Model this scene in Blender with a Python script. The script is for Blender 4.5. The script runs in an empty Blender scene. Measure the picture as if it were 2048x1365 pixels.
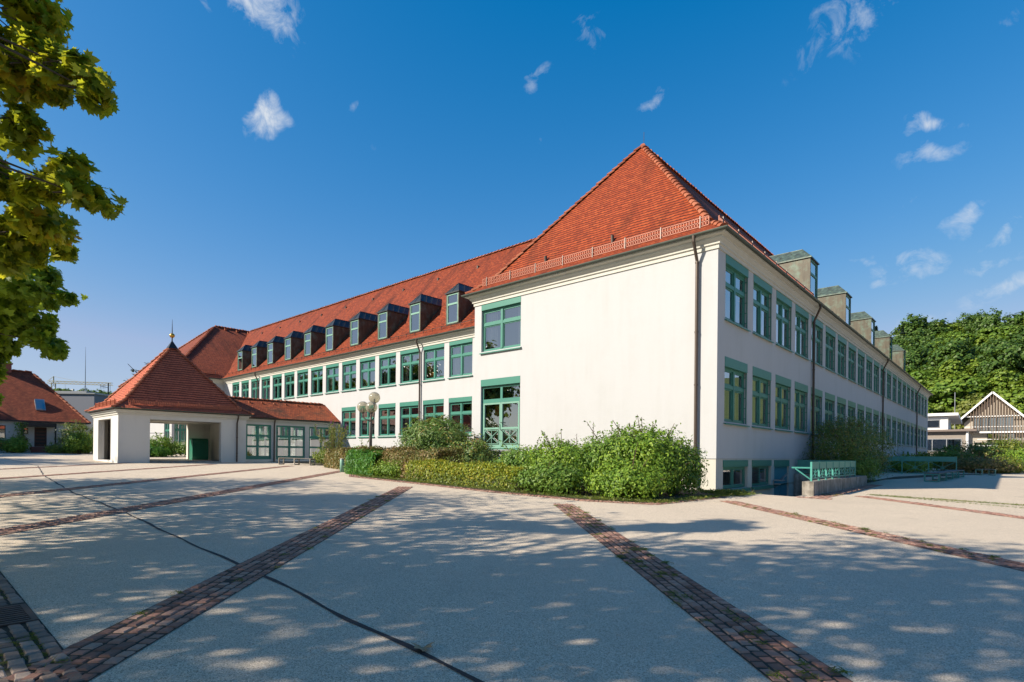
import bpy, math, random
import numpy as np
from mathutils import Matrix, Vector
sc = bpy.context.scene
COL = sc.collection
R = math.radians
rng = np.random.default_rng(7)
random.seed(7)

# ---------------------------------------------------------------- camera, sky, sun, exposure
YAW = 0.7305
cam_d = bpy.data.cameras.new("camera"); cam = bpy.data.objects.new("camera", cam_d); COL.objects.link(cam)
cam_d.sensor_width = 36.0; cam_d.lens = 19.607; cam_d.shift_y = 0.1102
cam_d.clip_start = 0.1; cam_d.clip_end = 3000
cam.matrix_world = (Matrix.Translation((7.7675, -19.4741, 1.25)) @ Matrix.Rotation(YAW, 4, 'Z')
                    @ Matrix.Rotation(R(90), 4, 'X') @ Matrix.Rotation(0.0099, 4, 'Z'))
sc.camera = cam
CAMF = Vector((-math.sin(YAW), math.cos(YAW), 0)); CAMR = Vector((math.cos(YAW), math.sin(YAW), 0))

SUN_EL = 32.6; SUN_AZ = math.degrees(math.atan2(-0.474, -0.88))   # clockwise from +Y
sun_d = bpy.data.lights.new("sun", 'SUN'); sun = bpy.data.objects.new("sun", sun_d); COL.objects.link(sun)
sun_d.energy = 4.4; sun_d.angle = R(0.55); sun_d.color = (1.0, 0.905, 0.765)
to_sun = Vector((math.sin(R(SUN_AZ)) * math.cos(R(SUN_EL)), math.cos(R(SUN_AZ)) * math.cos(R(SUN_EL)), math.sin(R(SUN_EL))))
sun.rotation_euler = to_sun.to_track_quat('Z', 'Y').to_euler()
sc.view_settings.view_transform = 'Standard'; sc.view_settings.look = 'None'
sc.view_settings.exposure = 0.9; sc.view_settings.gamma = 1.0

world = bpy.data.worlds.new("World"); sc.world = world; world.use_nodes = True
wt = world.node_tree; wt.nodes.clear()
def wn(t, **kw):
    n = wt.nodes.new(t)
    for k, v in kw.items(): setattr(n, k, v)
    return n
wout = wn('ShaderNodeOutputWorld'); wbg = wn('ShaderNodeBackground'); wbg.inputs[1].default_value = 0.142
sky = wn('ShaderNodeTexSky', sky_type='NISHITA', sun_disc=False, sun_elevation=R(SUN_EL), sun_rotation=R(SUN_AZ))
sky.altitude = 480; sky.air_density = 1.0; sky.dust_density = 0.6; sky.ozone_density = 2.5
hs = wn('ShaderNodeHueSaturation'); hs.inputs['Saturation'].default_value = 1.32; hs.inputs['Value'].default_value = 1.0
wt.links.new(sky.outputs[0], hs.inputs['Color'])
# tone of the clear sky: deeper blue overhead, no burnt-out horizon
def wm(op, a, b=None, clamp=False):
    n = wn('ShaderNodeMath', operation=op, use_clamp=clamp)
    for i, v in enumerate((a, b)):
        if v is None: continue
        if isinstance(v, (int, float)): n.inputs[i].default_value = v
        else: wt.links.new(v, n.inputs[i])
    return n.outputs[0]
SK = 0.261
sep = wn('ShaderNodeSeparateColor'); wt.links.new(hs.outputs[0], sep.inputs[0])
def knee(x, lim, slope):      # beyond the limit only a gentle slope: the pale glow round the sun
    return wm('MULTIPLY', wm('MAXIMUM', wm('SUBTRACT', wm('MINIMUM', x, lim+2.2), lim), 0.0), slope)
def disp(k): return wm('MULTIPLY', sep.outputs[k], SK)
xr, xg, xb = disp(0), disp(1), disp(2)
r_ = wm('MULTIPLY', wm('MAXIMUM', wm('SUBTRACT', wm('MINIMUM', xr, .40), .046), .002), 1.0)
r_ = wm('MULTIPLY', wm('ADD', r_, knee(xr, .40, .21)), 1/SK)
g1 = wm('MINIMUM', xg, .95); g_ = wm('MULTIPLY', wm('ADD', wm('MULTIPLY', g1, wm('SUBTRACT', .80, wm('MULTIPLY', g1, .29))), knee(xg, .95, .19)), 1/SK)
b1 = wm('MINIMUM', xb, 1.25); b_ = wm('MULTIPLY', wm('ADD', wm('MULTIPLY', b1, wm('SUBTRACT', .95, wm('MULTIPLY', b1, .31))), knee(xb, 1.25, .10)), 1/SK)
skyc = wn('ShaderNodeCombineColor')
for i, v in enumerate((r_, g_, b_)): wt.links.new(v, skyc.inputs[i])
tc = wn('ShaderNodeTexCoord')
def wmath(op, a, b=None, clamp=False):
    n = wn('ShaderNodeMath', operation=op, use_clamp=clamp)
    for i, v in enumerate((a, b)):
        if v is None: continue
        if isinstance(v, (int, float)): n.inputs[i].default_value = v
        else: wt.links.new(v, n.inputs[i])
    return n.outputs[0]
nz = wn('ShaderNodeTexNoise'); nz.inputs['Scale'].default_value = 27; nz.inputs['Detail'].default_value = 10; nz.inputs['Roughness'].default_value = 0.66
nz.inputs['Distortion'].default_value = 0.5
wt.links.new(tc.outputs['Generated'], nz.inputs['Vector'])
nz2 = wn('ShaderNodeTexNoise'); nz2.inputs['Scale'].default_value = 16; nz2.inputs['Detail'].default_value = 5
wt.links.new(tc.outputs['Generated'], nz2.inputs['Vector'])
warp = wn('ShaderNodeVectorMath', operation='MULTIPLY_ADD'); warp.inputs[1].default_value = (0.08, 0.08, 0.08)
wt.links.new(nz2.outputs['Color'], warp.inputs[0]); wt.links.new(tc.outputs['Generated'], warp.inputs[2])
WOFF = Vector((0.04, 0.04, 0.04))
# small clouds: azimuth (deg, + to the right of the view axis), elevation (deg), half sizes (deg), tilt (deg), strength
CLOUDS = [(-27.0,38.2,6.8,2.6,-40,1.15),(-30.5,35.5,2.6,1.2,-30,.75),(-24.3,28.9,2.0,1.7,20,1.1),(2.3,33.6,1.8,.9,40,.6),(7.6,36.8,1.5,1.2,60,.5),
 (13.7,31.5,1.7,.8,30,.55),(31.0,34.5,3.4,3.2,30,.62),(28.5,33.0,3.0,1.2,50,.45),(36.6,25.5,2.0,.9,10,.8),(37.5,23.3,2.6,.9,10,.62),(39.3,18.4,2.2,.7,20,.66),
 (35.0,15.6,3.2,1.3,0,.7),(31.9,16.4,1.6,.5,0,.6),(40.2,15.0,2.2,.7,0,.7),(41.5,16.9,1.5,.7,10,.6),(41.8,12.8,3.0,1.1,5,.75),(33.5,14.4,1.4,.6,0,.55),
 (-16.0,31.0,.9,.6,30,.4),(-6.1,29.5,1.0,.6,30,.4),(34.6,20.7,1.3,.7,30,.45),(39.5,25.3,1.0,.5,20,.4),(41.0,30.0,1.5,.5,20,.35),(36.5,11.5,3.0,.8,0,.45),
 (3.0,30.0,.9,.6,30,.4),(-14.5,28.0,1.2,.4,-20,.3)]
acc = None
for az, el, sx, sy, tilt, st in CLOUDS:
    ca, ce = R(az), R(el)
    d = (CAMF * math.cos(ca) + CAMR * math.sin(ca)) * math.cos(ce) + Vector((0, 0, math.sin(ce)))
    rt = (CAMR * math.cos(ca) - CAMF * math.sin(ca)); up = d.cross(rt) * -1.0
    if up.z < 0: up = -up
    t = R(tilt); A = (rt * math.cos(t) + up * math.sin(t)) / R(sx*1.08); B = (up * math.cos(t) - rt * math.sin(t)) / R(sy*1.08)
    sub = wn('ShaderNodeVectorMath', operation='SUBTRACT'); sub.inputs[1].default_value = d + WOFF
    wt.links.new(warp.outputs[0], sub.inputs[0])
    comps = []
    for v in (A, B):
        dt = wn('ShaderNodeVectorMath', operation='DOT_PRODUCT'); dt.inputs[1].default_value = v
        wt.links.new(sub.outputs[0], dt.inputs[0]); comps.append(wmath('MULTIPLY', dt.outputs['Value'], dt.outputs['Value']))
    m = wmath('MULTIPLY', wmath('SUBTRACT', 1.0, wmath('ADD', comps[0], comps[1]), clamp=True), st)
    # only the near side of the sphere
    acc = m if acc is None else wmath('MAXIMUM', acc, m)
soft = wmath('POWER', acc, 0.7)
dens = wmath('MULTIPLY', wmath('SUBTRACT', wmath('ADD', wmath('MULTIPLY', soft, .62), wmath('MULTIPLY', nz.outputs['Fac'], 1.75)), 1.17, clamp=True), 1.6, clamp=True)
dens = wmath('MULTIPLY', dens, wmath('MULTIPLY', acc, 1.15, clamp=True))
mixc = wn('ShaderNodeMix', data_type='RGBA'); mixc.inputs[7].default_value = (2.75, 2.95, 3.2, 1)
wt.links.new(dens, mixc.inputs[0]); wt.links.new(skyc.outputs[0], mixc.inputs[6]); wt.links.new(mixc.outputs[2], wbg.inputs[0])
wt.links.new(wbg.outputs[0], wout.inputs[0])

# ---------------------------------------------------------------- helpers
def tag(o, label=None, cat=None, group=None, kind=None):
    if label: o['label'] = label
    if cat: o['category'] = cat
    if group: o['group'] = group
    if kind: o['kind'] = kind
    return o
def thing(name, label, cat, loc=(0, 0, 0), group=None, rz=0.0):
    o = bpy.data.objects.new(name, None); COL.objects.link(o); o.location = loc; o.rotation_euler = (0, 0, rz)
    o.empty_display_size = 0.2
    return tag(o, label, cat, group)
def put(o, parent=None, M=None):
    """link o; world placement stays identity (or M) under a root Empty; sub-parts keep identity under their part"""
    if o.name not in COL.objects: COL.objects.link(o)
    if isinstance(M, Matrix): o.matrix_basis = M
    if parent is not None:
        o.parent = parent
        if parent.type == 'EMPTY' and M is not False:
            o.matrix_parent_inverse = (Matrix.Translation(parent.location) @ parent.rotation_euler.to_matrix().to_4x4()).inverted()
    return o
def part(name, me, parent, M=None): return put(bpy.data.objects.new(name, me), parent, M)
class MB:
    def __init__(s): s.v = []; s.f = []; s.m = []; s.uv = {}
    def add(s, pts, faces, m=0):
        b = len(s.v); s.v += [tuple(p) for p in pts]
        for f in faces: s.f.append([b + i for i in f]); s.m.append(m)
    def poly(s, pts, m=0, uv=None):
        if uv is not None: s.uv[len(s.f)] = uv
        s.add(pts, [list(range(len(pts)))], m)
    def box(s, x0, y0, z0, x1, y1, z1, m=0):
        s.add([(x0,y0,z0),(x1,y0,z0),(x1,y1,z0),(x0,y1,z0),(x0,y0,z1),(x1,y0,z1),(x1,y1,z1),(x0,y1,z1)],
              [(3,2,1,0),(4,5,6,7),(0,1,5,4),(1,2,6,5),(2,3,7,6),(3,0,4,7)], m)
    def bar(s, p, q, w, h=None, m=0, up=(0, 0, 1)):
        h = h or w; p = Vector(p); q = Vector(q); d = (q - p).normalized(); u = Vector(up)
        if abs(d.dot(u)) > .98: u = Vector((0, 1, 0))
        a = d.cross(u).normalized() * w / 2; b = a.cross(d).normalized() * h / 2
        s.add([p-a-b, p+a-b, p+a+b, p-a+b, q-a-b, q+a-b, q+a+b, q-a+b], [(3,2,1,0),(4,5,6,7),(0,1,5,4),(1,2,6,5),(2,3,7,6),(3,0,4,7)], m)
    def tube(s, pts, r, n=8, m=0, cap=True):
        pts = [Vector(p) for p in pts]; rs = r if isinstance(r, (list, tuple)) else [r] * len(pts)
        b = len(s.v); prev = None
        for i, p in enumerate(pts):
            d = (pts[min(i+1, len(pts)-1)] - pts[max(i-1, 0)]).normalized()
            u = Vector((0, 0, 1)) if abs(d.z) < .95 else Vector((0, 1, 0))
            a = d.cross(u).normalized()
            if prev is not None:
                a = (prev - d * prev.dot(d)).normalized()
            prev = a; c = d.cross(a)
            for k in range(n):
                t = 2 * math.pi * k / n; s.v.append(tuple(p + (a * math.cos(t) + c * math.sin(t)) * rs[i]))
        for i in range(len(pts) - 1):
            for k in range(n):
                s.f.append([b+i*n+k, b+i*n+(k+1)%n, b+(i+1)*n+(k+1)%n, b+(i+1)*n+k]); s.m.append(m)
        if cap:
            s.f.append([b + k for k in range(n)][::-1]); s.m.append(m)
            s.f.append([b + (len(pts)-1)*n + k for k in range(n)]); s.m.append(m)
    def ball(s, c, r, nu=20, nv=12, m=0, z0=-1.0):
        b = len(s.v); c = Vector(c)
        t0 = math.asin(z0) if z0 > -1 else -math.pi/2
        for j in range(nv + 1):
            t = t0 + (math.pi/2 - t0) * j / nv
            for i in range(nu):
                a = 2*math.pi*i/nu; s.v.append((c.x + r*math.cos(t)*math.cos(a), c.y + r*math.cos(t)*math.sin(a), c.z + r*math.sin(t)))
        for j in range(nv):
            for i in range(nu): s.f.append([b+j*nu+i, b+j*nu+(i+1)%nu, b+(j+1)*nu+(i+1)%nu, b+(j+1)*nu+i]); s.m.append(m)
    def profile(s, path, prof, m=0):
        """sweep prof [(out, z)] along a 2-D path with mitred corners; out is to the right of the direction of travel"""
        n = len(path); P = [Vector((p[0], p[1])) for p in path]; b = len(s.v); k = len(prof)
        for i in range(n):
            dirs = []
            if i > 0: dirs.append((P[i]-P[i-1]).normalized())
            if i < n-1: dirs.append((P[i+1]-P[i]).normalized())
            ns = [Vector((d.y, -d.x)) for d in dirs]
            nn = ns[0] if len(ns) == 1 else (ns[0]+ns[1]) / (1 + ns[0].dot(ns[1]))
            for o, z in prof: s.v.append((P[i].x + nn.x*o, P[i].y + nn.y*o, z))
        for i in range(n-1):
            for j in range(k-1): s.f.append([b+i*k+j, b+(i+1)*k+j, b+(i+1)*k+j+1, b+i*k+j+1]); s.m.append(m)
        s.f.append([b + j for j in range(k)]); s.m.append(m); s.f.append([b+(n-1)*k+j for j in range(k)][::-1]); s.m.append(m)
    def mesh(s, name, mats, smooth=False):
        me = bpy.data.meshes.new(name); me.from_pydata(s.v, [], s.f)
        for mm in (mats if isinstance(mats, (list, tuple)) else [mats]): me.materials.append(mm)
        me.polygons.foreach_set('material_index', s.m)
        if smooth: me.polygons.foreach_set('use_smooth', [True]*len(s.f))
        if s.uv:
            lay = me.uv_layers.new(name='UVMap')
            for fi, uvs in s.uv.items():
                ls = me.polygons[fi].loop_start
                for i, uv in enumerate(uvs): lay.data[ls+i].uv = uv
        me.update(); return me
    def build(s, name, mats, parent=None, M=None, smooth=False):
        return part(name, s.mesh(name, mats, smooth), parent, M)

# ---------------------------------------------------------------- materials
def mat(name):
    m = bpy.data.materials.new(name); m.use_nodes = True; nt = m.node_tree
    bs = nt.nodes['Principled BSDF']
    return m, nt, bs
class NT:
    def __init__(s, nt): s.nt = nt
    def n(s, t, **kw):
        n = s.nt.nodes.new(t)
        ins = kw.pop('ins', {})
        for k, v in kw.items(): setattr(n, k, v)
        for k, v in ins.items():
            if hasattr(v, 'is_output'): s.nt.links.new(v, n.inputs[k])
            else: n.inputs[k].default_value = v
        return n
    def math(s, op, a, b=0.0, clamp=False): return s.n('ShaderNodeMath', operation=op, use_clamp=clamp, ins={0: a, 1: b}).outputs[0]
    def ramp(s, fac, stops, interp='LINEAR'):
        n = s.n('ShaderNodeValToRGB', ins={0: fac}); cr = n.color_ramp; cr.interpolation = interp
        while len(cr.elements) < len(stops): cr.elements.new(0.5)
        for e, (p, c) in zip(cr.elements, stops): e.position = p; e.color = (*c, 1)
        return n.outputs[0]
    def mix(s, fac, a, b, mode='MIX'):
        n = s.n('ShaderNodeMix', data_type='RGBA', blend_type=mode)
        for i, v in ((0, fac), (6, a), (7, b)):
            if hasattr(v, 'is_output'): s.nt.links.new(v, n.inputs[i])
            else: n.inputs[i].default_value = v if i == 0 else (*v, 1)
        return n.outputs[2]
    def pos(s): return s.n('ShaderNodeNewGeometry').outputs['Position']
    def noise(s, vec, scale, detail=4, rough=.55, dist=0.0):
        return s.n('ShaderNodeTexNoise', ins={'Vector': vec, 'Scale': scale, 'Detail': detail, 'Roughness': rough, 'Distortion': dist}).outputs['Fac']
    def link(s, a, b): s.nt.links.new(a, b)
    def bump(s, h, bs, strength=.3, dist=.02):
        b = s.n('ShaderNodeBump', ins={'Height': h, 'Strength': strength, 'Distance': dist}); s.link(b.outputs[0], bs.inputs['Normal'])
def flat(name, col, rough=.6, metal=0.0, var=.12, scale=6.0, spec=.4, bump=0.0, bscale=60):
    m, nt, bs = mat(name); N = NT(nt); p = N.pos()
    f = N.noise(p, scale, 5, .6)
    c = N.mix(f, [x*(1-var) for x in col], [min(1, x*(1+var)) for x in col])
    N.link(c, bs.inputs['Base Color']); bs.inputs['Roughness'].default_value = rough; bs.inputs['Metallic'].default_value = metal
    bs.inputs['Specular IOR Level'].default_value = spec
    if bump: N.bump(N.noise(p, bscale, 4), bs, bump, .01)
    return m
def plaster(name, col, stain=(.55, .53, .47), amt=.22):
    m, nt, bs = mat(name); N = NT(nt); p = N.pos()
    st = N.n('ShaderNodeMapping', ins={'Vector': p, 'Scale': (1.6, 1.6, .22)}).outputs[0]
    a = N.noise(st, 1.0, 6, .65, .4); b = N.noise(p, .8, 6, .6); c = N.noise(p, 14, 3)
    f = N.math('MULTIPLY', N.math('MULTIPLY', N.math('SUBTRACT', a, .42, True), 3.2, True), N.math('MULTIPLY', N.math('SUBTRACT', b, .35, True), 2.4, True))
    c1 = N.mix(N.math('MULTIPLY', f, amt), col, stain)
    c2 = N.mix(N.math('MULTIPLY', N.math('SUBTRACT', c, .4, True), .12), c1, [x*.8 for x in col])
    N.link(c2, bs.inputs['Base Color']); bs.inputs['Roughness'].default_value = .9; bs.inputs['Specular IOR Level'].default_value = .2
    N.bump(N.math('ADD', N.noise(p, 90, 3), N.math('MULTIPLY', N.noise(p, 5, 3), 1.5)), bs, .25, .012)
    return m
M_WALL = plaster('white_plaster', (.455, .457, .458), (.34, .33, .305), .45)
M_WALL2 = plaster('aged_white_plaster', (.585, .57, .53), (.38, .355, .31), .55)
M_PLINTH = plaster('grey_plinth_plaster', (.50, .48, .42), (.27, .25, .20), .6)
M_CORN = plaster('cornice_plaster', (.52, .505, .45), (.31, .29, .24), .5)
def concrete():
    m, nt, bs = mat('weathered_concrete'); N = NT(nt); p = N.pos()
    st = N.n('ShaderNodeMapping', ins={'Vector': p, 'Scale': (4, 4, .5)}).outputs[0]
    f = N.math('ADD', N.math('MULTIPLY', N.noise(st, 1.2, 6, .7), .6), N.math('MULTIPLY', N.noise(p, 3, 6, .7), .5))
    c = N.ramp(f, [(.38, (.07, .062, .052)), (.52, (.20, .18, .15)), (.68, (.37, .34, .295))])
    N.link(c, bs.inputs['Base Color']); bs.inputs['Roughness'].default_value = .9; N.bump(N.noise(p, 60, 4), bs, .4, .01); return m
M_CONC = concrete()
M_GREEN = flat('green_paint', (.043, .185, .138), .42, var=.1, scale=3, spec=.5)
M_CGREEN = flat('dark_corridor_green_paint', (.035, .20, .15), .4, var=.1)
M_GREEN2 = flat('pale_green_paint', (.16, .32, .245), .45, var=.12, scale=3, spec=.5)
M_TEAL = flat('teal_metal_paint', (.06, .27, .225), .4, var=.2, scale=5, spec=.5)
M_DGREEN = flat('dark_green_paint', (.02, .16, .10), .35, var=.15, spec=.5)
M_BRONZE = flat('brown_downpipe_metal', (.075, .055, .043), .45, metal=.4, var=.25, scale=8)
M_GUTTER = flat('patinated_gutter_metal', (.075, .09, .075), .5, metal=.3, var=.35, scale=5)
M_ZINC = flat('zinc_sheet', (.30, .31, .32), .45, metal=.6, var=.2)
M_DARK = flat('dark_metal', (.03, .03, .032), .45, metal=.3, var=.2)
M_LAMPPOST = flat('lamp_post_paint', (.10, .085, .08), .5, var=.2)
M_GOLD = flat('gilded_ball', (.60, .34, .06), .3, metal=.8, var=.1)
M_WOODGREY = flat('weathered_bench_wood', (.14, .125, .115), .75, var=.35, scale=12)
M_WOODDARK = flat('dark_stained_wood', (.03, .025, .022), .6, var=.3)
M_WOODRED = flat('brown_door_wood', (.085, .035, .022), .55, var=.35, scale=9)
M_SLAT = flat('timber_slat', (.17, .12, .085), .7, var=.3, scale=5)
M_WHITE = flat('white_facade', (.72, .72, .71), .6, var=.06)
M_BEIGE = flat('beige_board_facade', (.36, .32, .265), .7, var=.15)
M_GREYB = flat('grey_brick_facade', (.25, .215, .185), .8, var=.25, scale=3)
M_GREYFAC = flat('grey_cladding', (.17, .18, .215), .6, var=.1)
M_INTER = flat('interior_wall_paint', (.22, .15, .10), .9, var=.35, scale=.9)
M_FLOOR = flat('interior_floor', (.12, .10, .08), .8)
M_CURTAIN = flat('curtain_fabric', (.46, .40, .33), .9, var=.25, scale=2)
M_ORANGE = flat('orange_curtain_fabric', (.50, .17, .05), .9, var=.25, scale=2)
M_SLATE = flat('dark_slate_roof', (.05, .055, .07), .6, var=.2, scale=3)
M_BARK = flat('bark', (.085, .066, .05), .9, var=.4, scale=9, bump=.6, bscale=18)
M_TWIG = flat('twig', (.10, .065, .04), .9, var=.3)
M_IRON = flat('rusty_cast_iron', (.085, .055, .045), .6, metal=.5, var=.4, scale=14)
M_TAR = flat('bitumen_seam', (.018, .018, .020), .75, var=.3, scale=9)
M_JOINT = flat('joint_earth', (.035, .032, .024), .95, var=.4, scale=20)
M_CASTLE = flat('pale_stone_tower', (.50, .48, .42), .8)
M_CRANE = flat('crane_lattice_paint', (.40, .36, .24), .6)
M_STEP = flat('red_brick_step', (.22, .075, .05), .8, var=.3)
M_LEAFLITTER = flat('dry_leaf', (.42, .28, .16), .7, var=.25, scale=30)

def copper():
    m, nt, bs = mat('weathered_copper_sheet'); N = NT(nt); p = N.pos()
    st = N.n('ShaderNodeMapping', ins={'Vector': p, 'Scale': (5, 5, .7)}).outputs[0]
    f = N.noise(st, 1.2, 6, .65); g = N.noise(p, 2.2, 5)
    c = N.ramp(f, [(.25, (.038, .03, .018)), (.5, (.068, .058, .036)), (.75, (.108, .098, .064))])
    c = N.mix(N.math('MULTIPLY', N.math('SUBTRACT', g, .48, True), 3.5, True), c, (.10, .16, .12))
    N.link(c, bs.inputs['Base Color']); bs.inputs['Roughness'].default_value = .5; bs.inputs['Metallic'].default_value = .15
    return m
M_COPPER = copper()
M_STONEP = plaster('grey_stone_panel', (.24, .22, .20), (.09, .08, .07), 1.0)
def copper_roof():
    m, nt, bs = mat('green_copper_roof_sheet'); N = NT(nt); p = N.pos()
    st = N.n('ShaderNodeMapping', ins={'Vector': p, 'Scale': (3, 3, .8)}).outputs[0]
    f = N.noise(st, 1.6, 6, .65)
    c = N.ramp(f, [(.3, (.045, .05, .045)), (.55, (.085, .12, .095)), (.8, (.17, .25, .20))])
    N.link(c, bs.inputs['Base Color']); bs.inputs['Roughness'].default_value = .45; bs.inputs['Metallic'].default_value = .2
    return m
M_COPPERROOF = copper_roof()
def copper_dark():
    m, nt, bs = mat('dark_copper_roof_sheet'); N = NT(nt); p = N.pos()
    f = N.noise(p, 2.5, 5, .6)
    c = N.ramp(f, [(.3, (.020, .021, .022)), (.7, (.055, .062, .06))])
    N.link(c, bs.inputs['Base Color']); bs.inputs['Roughness'].default_value = .38; bs.inputs['Metallic'].default_value = .35
    return m
M_COPPERDARK = copper_dark()

def tiles(name, c_lo, c_mid, c_hi, dirt=.5, moss=0.0, row=.19, bumpd=.05):
    m, nt, bs = mat(name); N = NT(nt)
    uv = N.n('ShaderNodeUVMap').outputs[0]; p = N.pos()
    sx = N.n('ShaderNodeSeparateXYZ', ins={0: uv}); u, v = sx.outputs[0], sx.outputs[1]
    wob = N.math('MULTIPLY', N.math('SUBTRACT', N.noise(uv, 1.1, 3), .5), .20)
    v2 = N.math('DIVIDE', N.math('ADD', v, wob), row); rowi = N.math('FLOOR', v2); fr = N.math('SUBTRACT', v2, rowi)
    half = N.math('MULTIPLY', N.math('MODULO', rowi, 2.0), .5)
    u2 = N.math('ADD', N.math('DIVIDE', u, .18), half); ui = N.math('FLOOR', u2); uf = N.math('SUBTRACT', u2, ui)
    cid = N.n('ShaderNodeCombineXYZ', ins={0: ui, 1: rowi})
    wnz = N.n('ShaderNodeTexWhiteNoise', noise_dimensions='2D', ins={'Vector': cid.outputs[0]}).outputs[0]
    # scalloped lower edge: the tile's tongue hangs lowest in its middle
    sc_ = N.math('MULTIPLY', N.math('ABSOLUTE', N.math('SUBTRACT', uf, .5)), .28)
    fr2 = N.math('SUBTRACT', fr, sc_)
    big = N.noise(N.n('ShaderNodeMapping', ins={'Vector': uv, 'Scale': (.9, .22, 1)}).outputs[0], 1.0, 5, .6)
    pat = N.noise(uv, .55, 6, .62)
    base = N.ramp(N.math('ADD', N.math('MULTIPLY', wnz, .34), N.math('MULTIPLY', big, .66)), [(.2, c_lo), (.5, c_mid), (.85, c_hi)])
    dk = N.math('MULTIPLY', N.math('MULTIPLY', N.math('SUBTRACT', big, .48, True), 4.0, True), dirt)
    base = N.mix(dk, base, [x*.28 for x in c_lo])
    if moss:
        mf = N.math('MULTIPLY', N.math('MULTIPLY', N.math('SUBTRACT', pat, .5, True), 6.0, True), moss)
        base = N.mix(mf, base, (.045, .04, .022))
    gap_shade = N.math('MULTIPLY', N.math('LESS_THAN', fr2, .30), .88)      # joint line plus the shadow under each tongue, painted into the colour
    base = N.mix(gap_shade, base, [x*.22 for x in c_lo])
    N.link(base, bs.inputs['Base Color']); bs.inputs['Roughness'].default_value = .8; bs.inputs['Specular IOR Level'].default_value = .25
    h = N.math('ADD', N.math('SUBTRACT', 1.0, N.math('GREATER_THAN', fr2, 0.16)), N.math('MULTIPLY', wnz, .5))
    h = N.math('ADD', N.math('MULTIPLY', N.math('SUBTRACT', 1.0, fr2), 1.0), N.math('MULTIPLY', wnz, .35))
    N.bump(h, bs, .8, bumpd)
    return m
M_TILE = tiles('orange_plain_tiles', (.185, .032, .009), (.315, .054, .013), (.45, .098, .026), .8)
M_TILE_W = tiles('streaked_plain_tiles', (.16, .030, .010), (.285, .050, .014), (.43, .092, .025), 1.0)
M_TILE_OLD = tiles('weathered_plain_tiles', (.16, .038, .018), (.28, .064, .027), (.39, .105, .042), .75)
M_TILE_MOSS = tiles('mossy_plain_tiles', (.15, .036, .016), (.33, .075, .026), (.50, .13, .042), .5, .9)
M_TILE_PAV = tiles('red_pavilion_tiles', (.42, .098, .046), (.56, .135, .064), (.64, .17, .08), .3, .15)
def island(name, stops, rough=.8, bump=.4):
    m, nt, bs = mat(name); N = NT(nt); g = N.n('ShaderNodeNewGeometry'); p = g.outputs['Position']
    f = N.math('ADD', N.math('MULTIPLY', g.outputs['Random Per Island'], .8), N.math('MULTIPLY', N.noise(p, 8, 4), .3))
    c = N.ramp(f, stops); c = N.mix(N.math('MULTIPLY', N.noise(p, 55, 3, .7), .5), c, [x*.4 for x in stops[0][1]])
    N.link(c, bs.inputs['Base Color']); bs.inputs['Roughness'].default_value = rough; bs.inputs['Specular IOR Level'].default_value = .3
    N.bump(N.noise(p, 70, 4, .7), bs, bump, .012)
    return m
M_RIDGE = island('ridge_tile_clay', [(.1, (.20, .06, .03)), (.5, (.36, .10, .045)), (.9, (.44, .15, .075))])
M_GUARD = flat('red_snow_guard_paint', (.37, .11, .055), .55, var=.2, scale=3)
M_GUARDZ = flat('galvanised_bracket', (.19, .15, .13), .5, metal=.3, var=.2)
M_SETT = island('red_brown_setts', [(.05, (.17, .095, .072)), (.35, (.32, .165, .12)), (.65, (.43, .235, .17)), (.95, (.50, .34, .26))], .75, .6)
M_SETTG = island('grey_brown_pavers', [(.05, (.17, .125, .10)), (.5, (.29, .21, .165)), (.95, (.42, .33, .27))], .8, .6)
def asphalt():
    m, nt, bs = mat('exposed_aggregate_asphalt'); N = NT(nt); p = N.pos()
    vo = N.n('ShaderNodeTexVoronoi', ins={'Vector': p, 'Scale': 145.0}); vc = N.n('ShaderNodeSeparateColor', ins={0: vo.outputs['Color']}).outputs[0]
    big = N.noise(p, .35, 6, .6); mid = N.noise(p, 2.6, 5, .6); spot = N.noise(p, .9, 7, .72, .3)
    c = N.ramp(vc, [(.0, (.27, .22, .16)), (.4, (.54, .445, .335)), (.8, (.67, .56, .43)), (1.0, (.82, .70, .55))])
    c = N.mix(N.math('MULTIPLY', N.math('SUBTRACT', big, .45, True), 1.6, True), c, (.45, .375, .285))
    c = N.mix(N.math('MULTIPLY', N.math('SUBTRACT', mid, .55, True), 1.2, True), c, (.33, .28, .22))
    c = N.mix(N.math('MULTIPLY', N.math('SUBTRACT', spot, .60, True), 3.0, True), c, (.20, .17, .14))
    N.link(c, bs.inputs['Base Color']); bs.inputs['Roughness'].default_value = .85; bs.inputs['Specular IOR Level'].default_value = .3
    N.bump(N.math('ADD', vo.outputs['Distance'], N.noise(p, 160, 3)), bs, .45, .006)
    return m
M_ASPH = asphalt()
def soil():
    m, nt, bs = mat('planting_bed_soil'); N = NT(nt); p = N.pos()
    c = N.ramp(N.noise(p, 7, 6, .7), [(.3, (.035, .026, .018)), (.55, (.075, .06, .035)), (.75, (.07, .085, .025))])
    N.link(c, bs.inputs['Base Color']); bs.inputs['Roughness'].default_value = .95; N.bump(N.noise(p, 25, 5), bs, .8, .05)
    return m
M_SOIL = soil()
def grassmat():
    m, nt, bs = mat('meadow_grass'); N = NT(nt); p = N.pos()
    c = N.ramp(N.noise(p, .8, 8, .7), [(.3, (.03, .05, .012)), (.7, (.075, .105, .022))])
    N.link(c, bs.inputs['Base Color']); bs.inputs['Roughness'].default_value = .95
    return m
M_GRASS = grassmat()
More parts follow.
